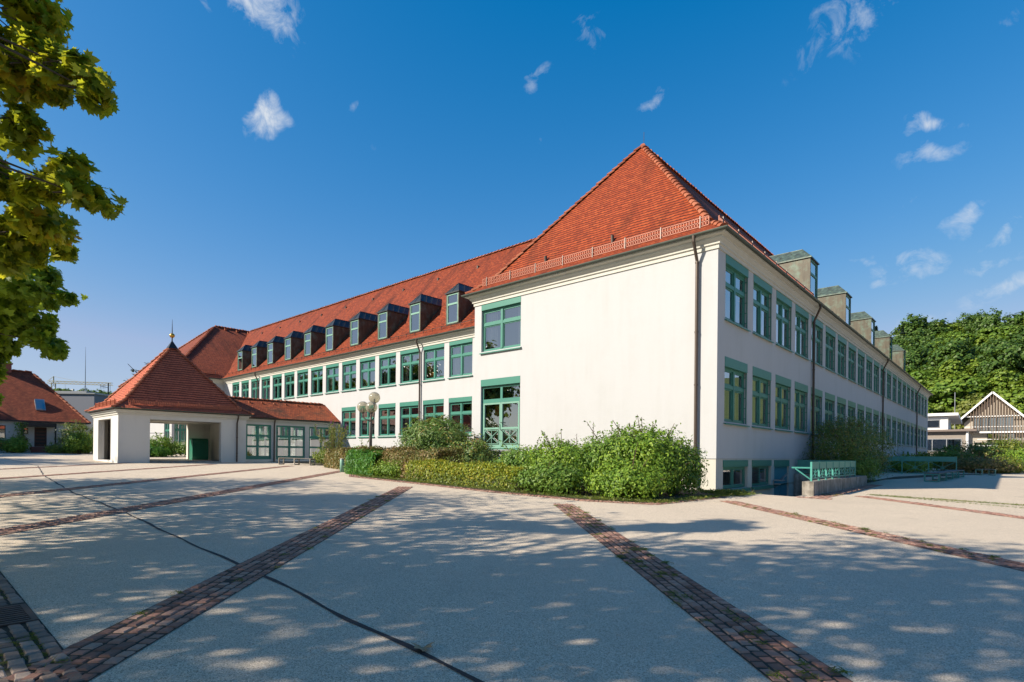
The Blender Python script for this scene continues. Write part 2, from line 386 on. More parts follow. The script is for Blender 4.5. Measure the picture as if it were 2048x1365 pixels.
def glass():
    m = bpy.data.materials.new('window_glass'); m.use_nodes = True; nt = m.node_tree; nt.nodes.clear(); N = NT(nt)
    out = N.n('ShaderNodeOutputMaterial'); tr = N.n('ShaderNodeBsdfTransparent', ins={'Color': (.80, .86, .84, 1)})
    gl = N.n('ShaderNodeBsdfGlossy', ins={'Color': (.95, .97, 1, 1), 'Roughness': .004})
    b = N.n('ShaderNodeBump', ins={'Height': N.noise(N.pos(), .8, 1), 'Strength': .03, 'Distance': .05}); N.link(b.outputs[0], gl.inputs['Normal'])
    fr = N.n('ShaderNodeFresnel', ins={'IOR': 1.5})
    f = N.math('ADD', N.math('MULTIPLY', fr.outputs[0], 1.5), .28, True)
    mx = N.n('ShaderNodeMixShader', ins={0: f}); N.link(tr.outputs[0], mx.inputs[1]); N.link(gl.outputs[0], mx.inputs[2]); N.link(mx.outputs[0], out.inputs[0])
    return m
M_GLASS = glass()
def globe():
    m, nt, bs = mat('smoked_lamp_globe'); N = NT(nt); bs.inputs['Base Color'].default_value = (.40, .37, .29, 1); bs.inputs['Roughness'].default_value = .12
    bs.inputs['Coat Weight'].default_value = 1.0; bs.inputs['Coat Roughness'].default_value = .03
    tr = N.n('ShaderNodeBsdfTransparent', ins={'Color': (.86, .82, .70, 1)}); lw = N.n('ShaderNodeLayerWeight', ins={'Blend': .35})
    mx = N.n('ShaderNodeMixShader', ins={0: N.math('ADD', N.math('MULTIPLY', lw.outputs['Facing'], .55), .30, True)})
    N.link(tr.outputs[0], mx.inputs[1]); N.link(bs.outputs[0], mx.inputs[2]); N.link(mx.outputs[0], nt.nodes['Material Output'].inputs[0]); return m
M_GLOBE = globe()
def leafmat(name, stops, trans=.35, tcol=None):
    m, nt, bs = mat(name); N = NT(nt); g = N.n('ShaderNodeNewGeometry'); p = g.outputs['Position']
    f = N.math('ADD', N.math('MULTIPLY', g.outputs['Random Per Island'], .6), N.math('MULTIPLY', N.math('SUBTRACT', N.noise(p, 1.3, 4), .2), .75))
    c = N.ramp(f, stops)
    N.link(c, bs.inputs['Base Color']); bs.inputs['Roughness'].default_value = .5; bs.inputs['Specular IOR Level'].default_value = .35
    out = nt.nodes['Material Output']
    tl = N.n('ShaderNodeBsdfTranslucent'); tcn = N.mix(.55, c, tcol or (.25, .32, .02)); N.link(tcn, tl.inputs[0])
    mx = N.n('ShaderNodeMixShader', ins={0: trans}); N.link(bs.outputs[0], mx.inputs[1]); N.link(tl.outputs[0], mx.inputs[2]); N.link(mx.outputs[0], out.inputs[0])
    return m
L_MAPLE = leafmat('maple_leaf', [(.1, (0.077, 0.156, 0.012)), (.4, (0.155, 0.252, 0.016)), (.62, (0.243, 0.300, 0.020)), (.80, (0.497, 0.432, 0.025)), (.95, (0.508, 0.228, 0.025))], .55, (.62, .60, .03))
L_MAPLE2 = leafmat('green_maple_leaf', [(.1, (0.075, 0.150, 0.012)), (.5, (0.150, 0.252, 0.018)), (.85, (0.250, 0.348, 0.025))], .55, (.5, .6, .04))
L_SHRUB = leafmat('bright_shrub_leaf', [(.15, (0.066, 0.141, 0.015)), (.5, (0.151, 0.275, 0.026)), (.85, (0.302, 0.416, 0.046))], .35)
L_SHRUBM = leafmat('mid_shrub_leaf', [(.15, (0.052, 0.112, 0.018)), (.5, (0.108, 0.216, 0.029)), (.85, (0.227, 0.334, 0.052))], .35)
L_ROUND = leafmat('glossy_shrub_leaf', [(.1, (0.045, 0.090, 0.019)), (.5, (0.098, 0.188, 0.036)), (.75, (0.180, 0.255, 0.053)), (.95, (0.390, 0.180, 0.075))], .25)
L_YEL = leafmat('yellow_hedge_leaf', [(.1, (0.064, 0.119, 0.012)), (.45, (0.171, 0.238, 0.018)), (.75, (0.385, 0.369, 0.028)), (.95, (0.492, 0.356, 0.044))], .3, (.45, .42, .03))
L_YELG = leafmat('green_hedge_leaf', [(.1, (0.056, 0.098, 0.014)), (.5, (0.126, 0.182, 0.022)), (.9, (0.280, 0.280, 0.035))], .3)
L_CON = leafmat('conifer_hedge_needle', [(.1, (0.017, 0.084, 0.011)), (.5, (0.042, 0.168, 0.017)), (.9, (0.112, 0.294, 0.028))], .25)
L_HEATH = leafmat('brownish_spirea_leaf', [(.1, (0.075, 0.112, 0.024)), (.45, (0.165, 0.158, 0.042)), (.75, (0.285, 0.195, 0.075)), (.95, (0.420, 0.255, 0.128))], .3, (.25, .2, .05))
L_BUD = leafmat('buddleia_leaf', [(.1, (0.065, 0.104, 0.026)), (.6, (0.169, 0.195, 0.052)), (.95, (0.325, 0.273, 0.065))], .35)
L_DARKB = leafmat('dark_shrub_leaf', [(.1, (0.039, 0.095, 0.026)), (.45, (0.099, 0.179, 0.040)), (.7, (0.196, 0.242, 0.042)), (.95, (0.395, 0.157, 0.062))], .25)
L_GRASS = leafmat('grass_blade', [(.1, (0.048, 0.084, 0.012)), (.6, (0.108, 0.156, 0.024)), (.95, (0.264, 0.216, 0.060))], .3)
L_FLOWER = leafmat('magenta_flower', [(.1, (.20, .03, .16)), (.9, (.35, .06, .30))], .2, (.4, .1, .35))
L_FOR = [leafmat('forest_leaf_dark', [(.1, (0.027, 0.072, 0.013)), (.5, (0.062, 0.124, 0.020)), (.9, (0.121, 0.195, 0.033))], .3),
         leafmat('forest_leaf_mid', [(.1, (0.054, 0.117, 0.013)), (.5, (0.111, 0.202, 0.022)), (.9, (0.203, 0.299, 0.037))], .3),
         leafmat('forest_leaf_light', [(.1, (0.078, 0.145, 0.014)), (.5, (0.150, 0.235, 0.025)), (.9, (0.243, 0.313, 0.042))], .3),
         leafmat('forest_leaf_olive', [(.1, (0.083, 0.112, 0.019)), (.5, (0.156, 0.185, 0.031)), (.9, (0.233, 0.246, 0.058))], .3)]
L_SPRUCE = leafmat('spruce_needle', [(.1, (.008, .022, .014)), (.9, (.025, .05, .03))], .1)

# ---------------------------------------------------------------- terrain
def G(x, y): return -.0150*max(-64.0, min(25.0, x)) + .004*max(-40.0, min(40.0, y))
def hill(x, y):
    # wooded slope behind the right wing, low ridge far to the left
    t = max(0.0, y - 118.0); s = .36*min(t, 95) + .1*max(0, min(t-95, 120))
    w = 1/(1+math.exp(-(x+55)/12.0))
    d = max(0.0, -x - 170.0); e = .09*min(d, 150)
    return s*w + e*(1-w)
def sheet(name, xs, ys, zf, m, skip=None, smooth=True):
    b = MB(); nx = len(xs)
    b.v = [(x, y, zf(x, y)) for y in ys for x in xs]
    for j in range(len(ys)-1):
        for i in range(nx-1):
            if skip and skip(.5*(xs[i]+xs[i+1]), .5*(ys[j]+ys[j+1])): continue
            b.f.append([j*nx+i, j*nx+i+1, (j+1)*nx+i+1, (j+1)*nx+i]); b.m.append(0)
    return tag(b.build(name, m, smooth=smooth), kind='structure')
PIT = (0.0, 2.6, 0.0, 9.5)
xs = sorted(set([-64, -50, -40, -34, 0, 2.6, 25, 34] + [i*4 for i in range(-20, 9)]))
ys = sorted(set([-40, -34, 0, 9.5, 40] + [i*4 for i in range(-10, 34)] + [132]))
inpit = lambda x, y: PIT[0] < x < PIT[1] and PIT[2] < y < PIT[3]
sheet('plaza', xs, ys, G, M_ASPH, inpit)
gx = sorted(set([-1500, -900, -500, -350] + [i*10 for i in range(-32, 16)] + [0, 2.6, 25, 250, 500, 900, 1500]))
gy = sorted(set([-1500, -600, -200, -100, -40, 0, 9.5, 40] + [i*10 for i in range(-4, 36)] + [500, 800, 1500]))
sheet('ground', gx, gy, lambda x, y: G(x, y) - .05 + hill(x, y), M_GRASS, lambda x, y: -4 < x < 12 and -2 < y < 12)

# ---------------------------------------------------------------- sett paving bands
def setts(b, p0, p1, width, rows, lmin=.095, lmax=.15, hole=None):
    p0 = Vector(p0); p1 = Vector(p1); d = (p1-p0); L = d.length; d.normalize(); n = Vector((-d.y, d.x))
    rw = width/rows
    for r in range(rows):
        t = random.uniform(-.15, 0)
        while t < L:
            l = random.uniform(lmin, lmax); c = p0 + d*(t+l/2) + n*(-width/2 + rw*(r+.5))
            t += l
            if hole and hole(c.x, c.y): continue
            if random.random() < .012: continue
            g = .006 + random.random()*.006; a = random.uniform(-.09, .09); dd = Vector((d.x*math.cos(a)-d.y*math.sin(a), d.x*math.sin(a)+d.y*math.cos(a))); nn = Vector((-dd.y, dd.x))
            hx = l/2-g; hy = rw/2-g; z = G(c.x, c.y); zt = z + .013 + random.uniform(-.004, .005)
            q = []
            for (hh, kx, zz) in ((0, 1.0, z+.002), (.011, 1.0, zt)):
                for sx_, sy_ in ((-1,-1),(1,-1),(1,1),(-1,1)):
                    w = c + dd*(sx_*(hx-hh)+random.uniform(-.004,.004)) + nn*(sy_*(hy-hh)+random.uniform(-.004,.004)); q.append((w.x, w.y, zz+random.uniform(-.0015,.0015)*(hh>0)))
            b.add(q, [(4,5,6,7),(0,1,5,4),(1,2,6,5),(2,3,7,6),(3,0,4,7)])
def joint_strip(b, p0, p1, width):
    p0 = Vector(p0); p1 = Vector(p1); d = p1-p0; L = d.length; d.normalize(); n = Vector((-d.y, d.x))*width/2; k = max(1, int(L/2))
    pts = []
    for i in range(k+1):
        c = p0 + d*L*i/k
        for s in (-1, 1): w = c+n*s; pts.append((w.x, w.y, G(w.x, w.y)+.005))
    b.add(pts, [(2*i, 2*i+2, 2*i+3, 2*i+1) for i in range(k)])
def paving(name, segs, rows=None, lm=(.095, .15), hole=None):
    o = MB(); j = MB()
    for p0, p1, w in segs:
        setts(o, p0, p1, w, rows or max(2, round(w/.1)), lm[0], lm[1], hole); joint_strip(j, p0, p1, w)
    k = len(o.f); o.v += []; b0 = len(o.v); o.v += j.v; o.f += [[i+b0 for i in f] for f in j.f]; o.m += [1]*len(j.f)
    return tag(o.build(name, [M_SETT, M_JOINT]), kind='structure')
BW = .52
def diag(c, x0, x1): return ((x0, c-x0), (x1, c-x1), BW)
for c, x0, x1 in [(6.2, 4.1, 12.5), (-1.75, 1.75, 11.0), (-8.75, -.7, 9.5), (-15.35, -7.6, 3.75), (-22.0, -18.6, -2.6), (-28.3, -25.3, -8.6), (-35.3, -29.2, -15.5), (-42.3, -33.0, -22.8)]:
    paving('paving_band', [diag(c, x0, x1)], 5)
# brick border round the planting bed
EDGE = [(-33.0, -1.2), (-28.2, -.6), (-21.0, -2.0), (-17.3, -3.6), (-13.6, -5.95), (-9.3, -6.25), (-4.4, -6.75), (-.9, -6.75), (.75, -6.1), (1.05, -2.2), (.35, -.3)]
paving('bed_border_paving', [(EDGE[i], EDGE[i+1], .42) for i in range(2, len(EDGE)-1)], 4)
paving('bed_border_paving', [((3.2, .3), (3.2, 10.5), .5), ((2.75, -.1), (3.6, -.1), .4)], 4)
# paver field beside the left edge, round the drain
PM = M_SETT; M_SETT = M_SETTG
paving('tree_strip_paving', [((-4.0, -18.98), (3.62, -18.98), .62), ((-4.0, -19.62), (3.75, -19.62), .62)], 6, (.11, .19),
       lambda x, y: 1.38 < x < 2.12 and y < -18.6)
M_SETT = PM
b = MB()
pts = [(-44, -14.2), (-29.7, -14.35), (-20, -15.5), (-11.0, -16.19), (-5.3, -16.35), (-1.6, -16.6), (1.22, -16.74), (2.0, -16.78), (3.74, -16.95), (5.4, -17.05), (7.2, -17.3), (12, -18)]
for i in range(len(pts)-1):
    p = Vector(pts[i]); q = Vector(pts[i+1]); k = max(2, int((q-p).length/.4)); d = (q-p).normalized(); n = Vector((-d.y, d.x))
    row = []
    for s in range(k+1):
        c = p.lerp(q, s/k); w = .021 + .006*math.sin(c.x*7.3) + .005*math.sin(c.x*17)
        off = .015*math.sin(c.x*3.1)
        for t in (-1, 1): e = c + n*(t*w+off); row.append((e.x, e.y, G(e.x, e.y)+.004))
    b.add(row, [(2*s, 2*s+2, 2*s+3, 2*s+1) for s in range(k)])
tag(b.build('tar_seam', M_TAR), kind='structure')
# soil of the planting bed
b = MB()
bed = [(-33, -.9), (-28.2, -.35), (-21.0, -1.75), (-17.2, -3.35), (-13.5, -5.72), (-9.3, -6.02), (-4.4, -6.52), (-.9, -6.52), (.55, -5.95), (.82, -2.2), (0.05, -.05), (-12.2, -.05), (-12.2, 5.05), (-33, 5.05)]
b.poly([(x, y, G(x, y)+.012) for x, y in bed]); tag(b.build('planting_bed', M_SOIL), kind='structure')
b = MB(); b.poly([(x, y, G(x, y)+.012) for x, y in [(.05, 9.9), (2.6, 9.9), (2.6, 17.0), (4.6, 28.6), (8.3, 45), (4.5, 66), (.05, 66)]]); tag(b.build('planting_bed', M_SOIL), kind='structure')
# ramp down to the basement door
b = MB(); b.poly([(0, 0, G(0, 0)-.003), (2.6, 0, G(2.6, 0)-.003), (2.6, 5.2, -1.0), (0, 5.2, -1.0)]); b.poly([(0, 5.2, -1.0), (2.6, 5.2, -1.0), (2.6, 9.5, -1.0), (0, 9.5, -1.0)])
tag(b.build('basement_ramp', M_ASPH), kind='structure')

# ================================================================ SCHOOL BUILDING
ZC, ZG, ZP = 8.70, 9.10, 1.15
SCHOOL = thing('school_building', 'long white school with steep red tile roof, green windows and dormers', 'school', (0, 0, 0))
def facade(b, o, u, L, z0, z1, ops, depth=.2, m=0):
    """wall tiled round its openings; o origin, u 2-D direction, outward normal to the right of u"""
    o = Vector(o); u = Vector(u); n = Vector((u.y, -u.x))
    P = lambda s, z, d=0: (o.x+u.x*s-n.x*d, o.y+u.y*s-n.y*d, z)
    ss = sorted(set([0, L] + [x for q in ops for x in q[:2]])); zs = sorted(set([z0, z1] + [x for q in ops for x in q[2:4]]))
    for i in range(len(ss)-1):
        j = 0
        while j < len(zs)-1:
            inside = lambda j: any(q[0]-1e-6 <= ss[i] and ss[i+1] <= q[1]+1e-6 and q[2]-1e-6 <= zs[j] and zs[j+1] <= q[3]+1e-6 for q in ops)
            if inside(j): j += 1; continue
            k = j
            while k < len(zs)-1 and not inside(k): k += 1
            b.poly([P(ss[i], zs[j]), P(ss[i+1], zs[j]), P(ss[i+1], zs[k]), P(ss[i], zs[k])], m); j = k
    for a, c, e, f in [q[:4] for q in ops]:
        b.poly([P(a, e), P(a, f), P(a, f, depth), P(a, e, depth)], m); b.poly([P(c, e), P(c, e, depth), P(c, f, depth), P(c, f)], m)
        b.poly([P(a, e), P(a, e, depth), P(c, e, depth), P(c, e)], m); b.poly([P(a, f), P(c, f), P(c, f, depth), P(a, f, depth)], m)
# window columns
LW = [(-17.67 - 2.70*i + .0131*i*i, 2.2 - .03*i) for i in range(17)]           # right edge, width on the courtyard side
RW = [(.7 + 2.92*i + max(0, i-11)*.06) for i in range(22)]                     # start of each window on the right wing
Z2 = (6.25, 8.62); Z1 = (2.50, 4.87)
wb = MB()
# gable wall (faces -Y), u runs +X from X=-12.26
gops = [(.47, 3.05, 6.25, 8.62), (.47, 3.05, 1.45, 4.88)]
facade(wb, (-12.26, 0), (1, 0), 12.26, ZP, ZC, gops)
# right wing wall (faces +X), u runs +Y
rops = [(v, v+2.32, *Z2) for v in RW] + [(v, v+2.32, *Z1) for v in RW]
facade(wb, (0, 0), (0, 1), 66.3, ZP, ZC, rops)
# long wing wall (faces -Y), from left wing to the gable block
X0L = -57.0
lops = [(x-w-X0L, x-X0L, *Z2) for x, w in LW if x-w > X0L+.1] + [(x-w-X0L, x-X0L, *Z1) for i, (x, w) in enumerate(LW) if (i < 6 or i >= 9) and x-w > X0L+.1]
facade(wb, (X0L, 5.08), (1, 0), X0L*-1-12.26, -.2, ZC, lops)
# left wing: front (faces -Y) and inner side (faces +X)
facade(wb, (-75, 0), (1, 0), 18.0, 0.2, ZC, [(15.6, 17.3, 1.6, 4.6)])
facade(wb, (X0L, 0), (0, 1), 5.08, 0.2, ZC, [(.25, 1.45, 1.2, 4.9), (2.6, 4.2, *Z2), (2.6, 4.2, *Z1)])
facade(wb, (-12.26, 5.08), (0, -1), 5.08, ZP, ZC, [])
for p, q in [((0, 66.3), (-12.26, 66.3)), ((-12.26, 66.3), (-12.26, 17.7)), ((-12.26, 17.7), (-57, 17.7)), ((-57, 17.7), (-57, 30)), ((-57, 30), (-75, 30)), ((-75, 30), (-75, 0))]:
    d = Vector(q)-Vector(p); facade(wb, p, d.normalized(), d.length, -.2, ZC, [])
wb.build('wall', M_WALL, SCHOOL)
# plinth
pb = MB()
facade(pb, (-12.24, .03), (1, 0), 12.22, -.5, ZP-.004, [(.47, 3.05, .2, 1.12)], .17)
facade(pb, (-.02, .03), (0, 1), 66.2, -1.3, ZP-.004, [(.66, 3.2, .02, 1.09), (3.69, 6.09, .02, 1.09), (6.52, 8.7, -1.0, 1.09)], .17)
facade(pb, (-12.24, 5.08), (0, -1), 5.05, -.5, ZP-.004, [], .17)
pb.build('plinth', M_PLINTH, SCHOOL)
ib = MB()
for z in (1.16, 4.95, 8.72):
    ib.box(-12.0, .35, z, -.35, 66.0, z+.12, 1); ib.box(-56.8, 5.45, z+.003, -12.1, 17.4, z+.12, 1)
ib.box(-4.0, .5, 1.3, -3.9, 66, 8.7); ib.box(-12, 3.9, 1.3, -4.1, 4.0, 8.7); ib.box(-56.5, 9.0, 1.3, -12.3, 9.1, 8.7); ib.box(-1.6, .4, -1.2, -1.5, 12, 1.15); ib.box(-60, .3, .3, -59.9, 5, 8.6)
ib.box(-12, 1.6, 0, -4.1, 1.7, 1.15)
for i in range(1, 16): ib.box(-12.9-2.75*i*1.0-5.2, 5.5, 1.3, -12.8-2.75*i-5.2, 8.95, 8.7) if i % 3 == 0 else None
ib.build('interior', [M_INTER, M_FLOOR], SCHOOL)

def window(style, w, h, lintel=.34, seed=0):
    """meshes in local coords: x along wall, y into the wall, z up; lintel panel fills the top of the opening"""
    r = random.Random(seed); hh = h - lintel; fr = MB(); d = .115
    def bx(x0, z0, x1, z1, y0=d, y1=d+.08): fr.box(x0, y0, z0, x1, y1, z1)
    e = .085; bx(0, 0, e, hh); bx(w-e, 0, w, hh); bx(e, 0, w-e, e); bx(e, hh-e, w-e, hh)
    c = w/2; zt = hh*.655
    bx(c-.065, e, c+.065, hh-e, d-.03, d+.07)
    for x0, x1 in ((e, c-.065), (c+.065, w-e)): bx(x0, zt-.07, x1, zt+.07, d-.022, d+.07)
    s = .05
    for x0, x1 in ((e, c-.065), (c+.065, w-e)):
        for z0, z1 in ((e, zt-.07), (zt+.07, hh-e)):
            bx(x0, z0, x0+s, z1, d+.02, d+.075); bx(x1-s, z0, x1, z1, d+.02, d+.075); bx(x0+s, z0, x1-s, z0+s, d+.02, d+.075); bx(x0+s, z1-s, x1-s, z1, d+.02, d+.075)
    if style == 'guide':
        fr.box(w-.03, .02, 0, w-.003, .05, hh); fr.box(.003, .02, 0, .03, .05, hh)
        for k in range(5): fr.box(w-.06, .045, hh*(k+.5)/5, w-.03, d, hh*(k+.5)/5+.03)
    pane = MB(); pane.poly([(e, d+.05, e), (w-e, d+.05, e), (w-e, d+.05, hh-e), (e, d+.05, hh-e)])
    sill = MB(); sill.add([(-.06, -.10, -.075), (w+.06, -.10, -.075), (w+.06, d, .0), (-.06, d, .0), (-.06, -.10, -.115), (w+.06, -.10, -.115), (w+.06, d, -.04), (-.06, d, -.04)],
                          [(0, 1, 2, 3), (7, 6, 5, 4), (4, 5, 1, 0), (5, 6, 2, 1), (7, 4, 0, 3), (6, 7, 3, 2)])
    box = MB(); box.box(0.003, -.012, hh+.004, w-.003, d+.08, h-.004)
    cur = []
    def fold(x0, x1):
        cu = MB(); cur.append(cu); n = max(4, int((x1-x0)/.045)); P = []
        for i in range(n+1):
            x = x0+(x1-x0)*i/n; y = d+.26+.035*math.sin(i*1.9+r.random()); P += [(x, y, .02), (x, y, hh-.05)]
        cu.add(P, [(2*i, 2*i+2, 2*i+3, 2*i+1) for i in range(n)])
    if r.random() < .35:
        bl = MB(); dr = hh*(.18+.3*r.random()); bl.box(e, d+.14, hh-e-dr, w-e, d+.15, hh-e); cur.append(bl)
    q = r.random(); fold(.1, .1+w*(.10+.16*q)); fold(w-.1-w*(.08+.14*r.random()), w-.1)
    if r.random() < .3: fold(c-.2, c+.25)
    return fr, pane, sill, box, cur
_wc = {}
def place_window(parent, M, style, w, h, lintel=.34, seed=0, mats=None, name='window', sill=True, lbox=True, curt=True):
    key = (style, round(w, 3), round(h, 3), seed, lintel)
    if key not in _wc:
        fr, pane, si, bo, cu = window(style, w, h, lintel, seed)
        cm = M_ORANGE if seed % 4 == 1 else M_CURTAIN
        _wc[key] = [fr.mesh('window', M_GREEN), pane.mesh('pane', M_GLASS), si.mesh('sill', M_GREEN), bo.mesh('shutter_box', M_GREEN), [k.mesh('curtain', cm) for k in cu]]
    ms = _wc[key]; f = part(name, ms[0], parent, M)
    part('pane', ms[1], f)
    if sill: part('sill', ms[2], f)
    if lbox: part('shutter_box', ms[3], f)
    for k in (ms[4] if curt else []): part('curtain', k, f)
    return f
T = Matrix.Translation; RZ = lambda a: Matrix.Rotation(a, 4, 'Z')
MY = lambda x, y, z: T((x, y, z))                    # faces -Y
MX = lambda x, y, z: T((x, y, z)) @ RZ(R(90))        # faces +X
for v in range(22):
    for z in (Z2, Z1): place_window(SCHOOL, MX(0, RW[v], z[0]), 'guide', 2.32, z[1]-z[0], .36, seed=(v*7+int(z[0])) % 5)
for i, (x, w) in enumerate(LW):
    for z in ((Z2, Z1) if (i < 6 or i >= 9) else (Z2,)):
        if x-w > X0L+.1: place_window(SCHOOL, MY(x-w, 5.08, z[0]), 'plain', w, z[1]-z[0], .30, seed=(i*5+int(z[0])) % 6)
place_window(SCHOOL, MY(-12.26+.47, 0, 6.25), 'plain', 2.58, 2.37, .33, seed=2)
place_window(SCHOOL, MX(X0L, .25, 1.2), 'plain', 1.2, 3.7, .3, seed=0)
for z in (Z1, Z2): place_window(SCHOOL, MX(X0L, 2.6, z[0]), 'plain', 1.6, 2.37, .3, seed=0)
place_window(SCHOOL, MY(-59.4, 0, 1.6), 'plain', 1.7, 3.0, .3, seed=0)
# basement windows
def low_window(M, w, h, louvre=False):
    fr = MB(); d = .10; e = .07
    for q in ((0, 0, e, h), (w-e, 0, w, h), (e, 0, w-e, e), (e, h-e, w-e, h), (w/2-.06, e, w/2+.06, h-e)): fr.box(q[0], d, q[1], q[2], d+.07, q[3])
    for x0, x1 in ((e, w/2-.06), (w/2+.06, w-e)):
        for q in ((x0, e, x0+.05, h-e), (x1-.05, e, x1, h-e), (x0+.05, e, x1-.05, e+.05), (x0+.05, h-e-.05, x1-.05, h-e)): fr.box(q[0], d+.015, q[1], q[2], d+.065, q[3])
    f = fr.build('basement_window', M_GREEN, SCHOOL, M)
    p = MB(); p.poly([(e, d+.045, e), (w-e, d+.045, e), (w-e, d+.045, h-e), (e, d+.045, h-e)]); p.build('pane', M_GLASS, f)
    s = MB(); s.box(-.05, -.12, -.10, w+.05, d, -.03); s.box(-.05, -.12, -.16, w+.05, -.09, -.10); s.build('sill', M_GREEN, f)
    bx = MB(); bx.box(.003, -.03, h+.003, w-.003, d+.07, h+.25); bx.build('shutter_box', M_GREEN, f)
    if louvre:
        l = MB()
        for k in range(9): l.bar((e+.02, d-.005, e+.05+k*.075), (w/2-.08, d-.005, e+.05+k*.075), .03, .045)
        l.build('louvre', M_DARK, f)
low_window(MX(-.02, .66, .04+.0), 2.54, .80); low_window(MX(-.02, 3.69, .04), 2.4, .80, True); low_window(MY(-12.24+.47, .03, .22), 2.58, .62)
d = MB(); M_BLUEDOOR = flat('blue_green_door_paint', (.04, .20, .24), .45, var=.15)
d.box(0, .08, -1.0, 2.18, .13, .80)
for q in ((.10, -.9, .95, .0), (1.1, -.9, 2.08, .0), (.10, .15, 2.08, .72)): d.box(q[0], .06, q[1], q[2], .082, q[3])
dd = d.build('basement_door', M_BLUEDOOR, SCHOOL, MX(-.02, 6.52, 0))
d = MB(); d.box(0.003, -.03, .803, 2.177, .13, 1.085); d.build('shutter_box', M_GREEN, dd)
d = MB(); d.tube([(.25, -.02, -.1), (.25, .08, -.1)], .02); d.bar((.25, -.02, -.1), (.42, -.02, -.1), .025); d.build('handle', M_ZINC, dd)
d = MB(); d.box(-.12, -.42, .18, .18, -.03, .24); d.bar((0, -.3, .24), (.3, -.45, .5), .12, .03); d.bar((-.05, -.05, .05), (-.05, -.3, .05), .08, .06); d.build('wall_floodlight', M_ZINC, dd)
# french door of the gable: fixed lights above a pair of leaves with cross grilles
fd = MB(); w, h = 2.58, 3.10; y = .115; e = .10
for q in ((0, 0, e, h), (w-e, 0, w, h), (e, h-e, w-e, h), (e, 2.28, w-e, 2.46), (w/2-.07, 2.46, w/2+.07, h-e), (e, 0, w-e, .06)): fd.box(q[0], y, q[1], q[2], y+.09, q[3])
F = fd.build('french_door', M_GREEN, SCHOOL, MY(-12.26+.47, 0, 1.45))
for k, x0 in enumerate((e, w/2)):
    x1 = x0 + w/2 - e; lf = MB(); t = .09
    for q in ((x0+.005, .06, x0+t, 2.27), (x1-t, .06, x1-.005, 2.27), (x0+t, .06, x1-t, .24), (x0+t, 2.19, x1-t, 2.27), (x0+t, .98, x1-t, 1.07)): lf.box(q[0], y-.03, q[1], q[2], y+.05, q[3])
    L = lf.build('door_leaf', M_GREEN2, F)
    g = MB(); a0, a1, c0, c1 = x0+t+.04, x1-t-.04, .29, .93; yy = y-.035
    for p, q in (((a0, c0), (a1, c0)), ((a0, c1), (a1, c1)), ((a0, c0), (a0, c1)), ((a1, c0), (a1, c1)), ((a0, c0), (a1, c1)), ((a0, c1), (a1, c0)), (((a0+a1)/2, c0), ((a0+a1)/2, c1))):
        g.bar((p[0], yy, p[1]), (q[0], yy, q[1]), .025, .025, up=(0, 1, 0))
    g.tube([((a0+a1)/2+.07*math.cos(i*math.pi/8), yy-.02, .61+.07*math.sin(i*math.pi/8)) for i in range(17)], .012, 6)
    g.build('cross_grille', M_GREEN2, F)
pn = MB(); pn.poly([(e, y+.02, .06), (w-e, y+.02, .06), (w-e, y+.02, h-e), (e, y+.02, h-e)]); pn.build('pane', M_GLASS, F)
hd = MB(); hd.tube([(w/2-.05, y-.04, 1.2), (w/2-.05, y-.09, 1.2), (w/2-.05, y-.09, 1.0)], .015, 6); hd.tube([(w/2+.05, y-.04, 1.3), (w/2+.05, y-.10, 1.3), (w/2+.16, y-.10, 1.28)], .018, 6); hd.tube([(w/2+.05, y-.04, .95), (w/2+.05, y-.10, .95), (w/2+.14, y-.10, .9)], .02, 6); hd.build('handle', M_DARK, F)
lb = MB(); lb.box(.003, -.012, h+.004, w-.003, y+.08, h+.325); lb.build('shutter_box', M_GREEN, F)
st = MB(); st.box(-.06, -.16, -.11, w+.06, y, -.01); st.build('threshold', M_ZINC, F)
for x0, x1 in ((.55, 1.0), (1.5, 2.4)):
    cu = MB(); n = int((x1-x0)/.05); P = []
    for i in range(n+1): xx = x0+(x1-x0)*i/n; yy = .45+.05*math.sin(i*2.1); P += [(xx, yy, .05), (xx, yy, 2.2)]
    cu.add(P, [(2*i, 2*i+2, 2*i+3, 2*i+1) for i in range(n)]); cu.build('curtain', M_ORANGE, F)

# cornice, gutter, soffit
OUT = [(-75, 0), (-57, 0), (-57, 5.08), (-12.26, 5.08), (-12.26, 0), (0, 0), (0, 66.3)]
cb = MB(); cb.profile(OUT, [(-.02, ZC-.12), (.045, ZC-.12), (.045, ZC), (.10, ZC+.03), (.10, ZC+.10), (.20, ZC+.20), (.20, ZC+.26), (.36, ZC+.30), (.36, ZC+.36), (-.02, ZC+.36)])
cb.build('cornice', M_CORN, SCHOOL)
gb = MB(); gprof = [(.42+.085*math.cos(t), ZG+.02+.085*math.sin(t)) for t in [math.pi*(1+i/8) for i in range(9)]] + [(.49, ZG+.03), (.36, ZG+.03)]
gb.profile([(-75.2, 0), (-57, 0), (-57, 5.08), (-12.26, 5.08)], gprof); gb.profile([(-12.26, 2.0), (-12.26, 0), (0, 0), (0, 66.7)], gprof)
gb.build('gutter', M_GUTTER, SCHOOL)
def collars(b, x, y, zs, r):
    for z in zs: b.tube([(x, y, z-.03), (x, y, z+.03)], r, 10)
def downpipe(gx_, gy_, wx, wy, zb, m=M_BRONZE):
    b = MB(); r = .058
    b.tube([(gx_, gy_, ZG-.02), (gx_, gy_, ZG-.22), (wx, wy, ZC-.45), (wx, wy, zb)], [.075, r, r, r], 10)
    collars(b, wx, wy, [zb+1.0, (zb+ZC)/2-.6, (zb+ZC)/2+1.3, ZC-.5], r+.012)
    b.build('downpipe', m, SCHOOL)
downpipe(-.72, -.42, -.72, -.11, .1)
for y in (12.39, 33.3, 54.7): downpipe(.42, y-.1, .11, y, .2)
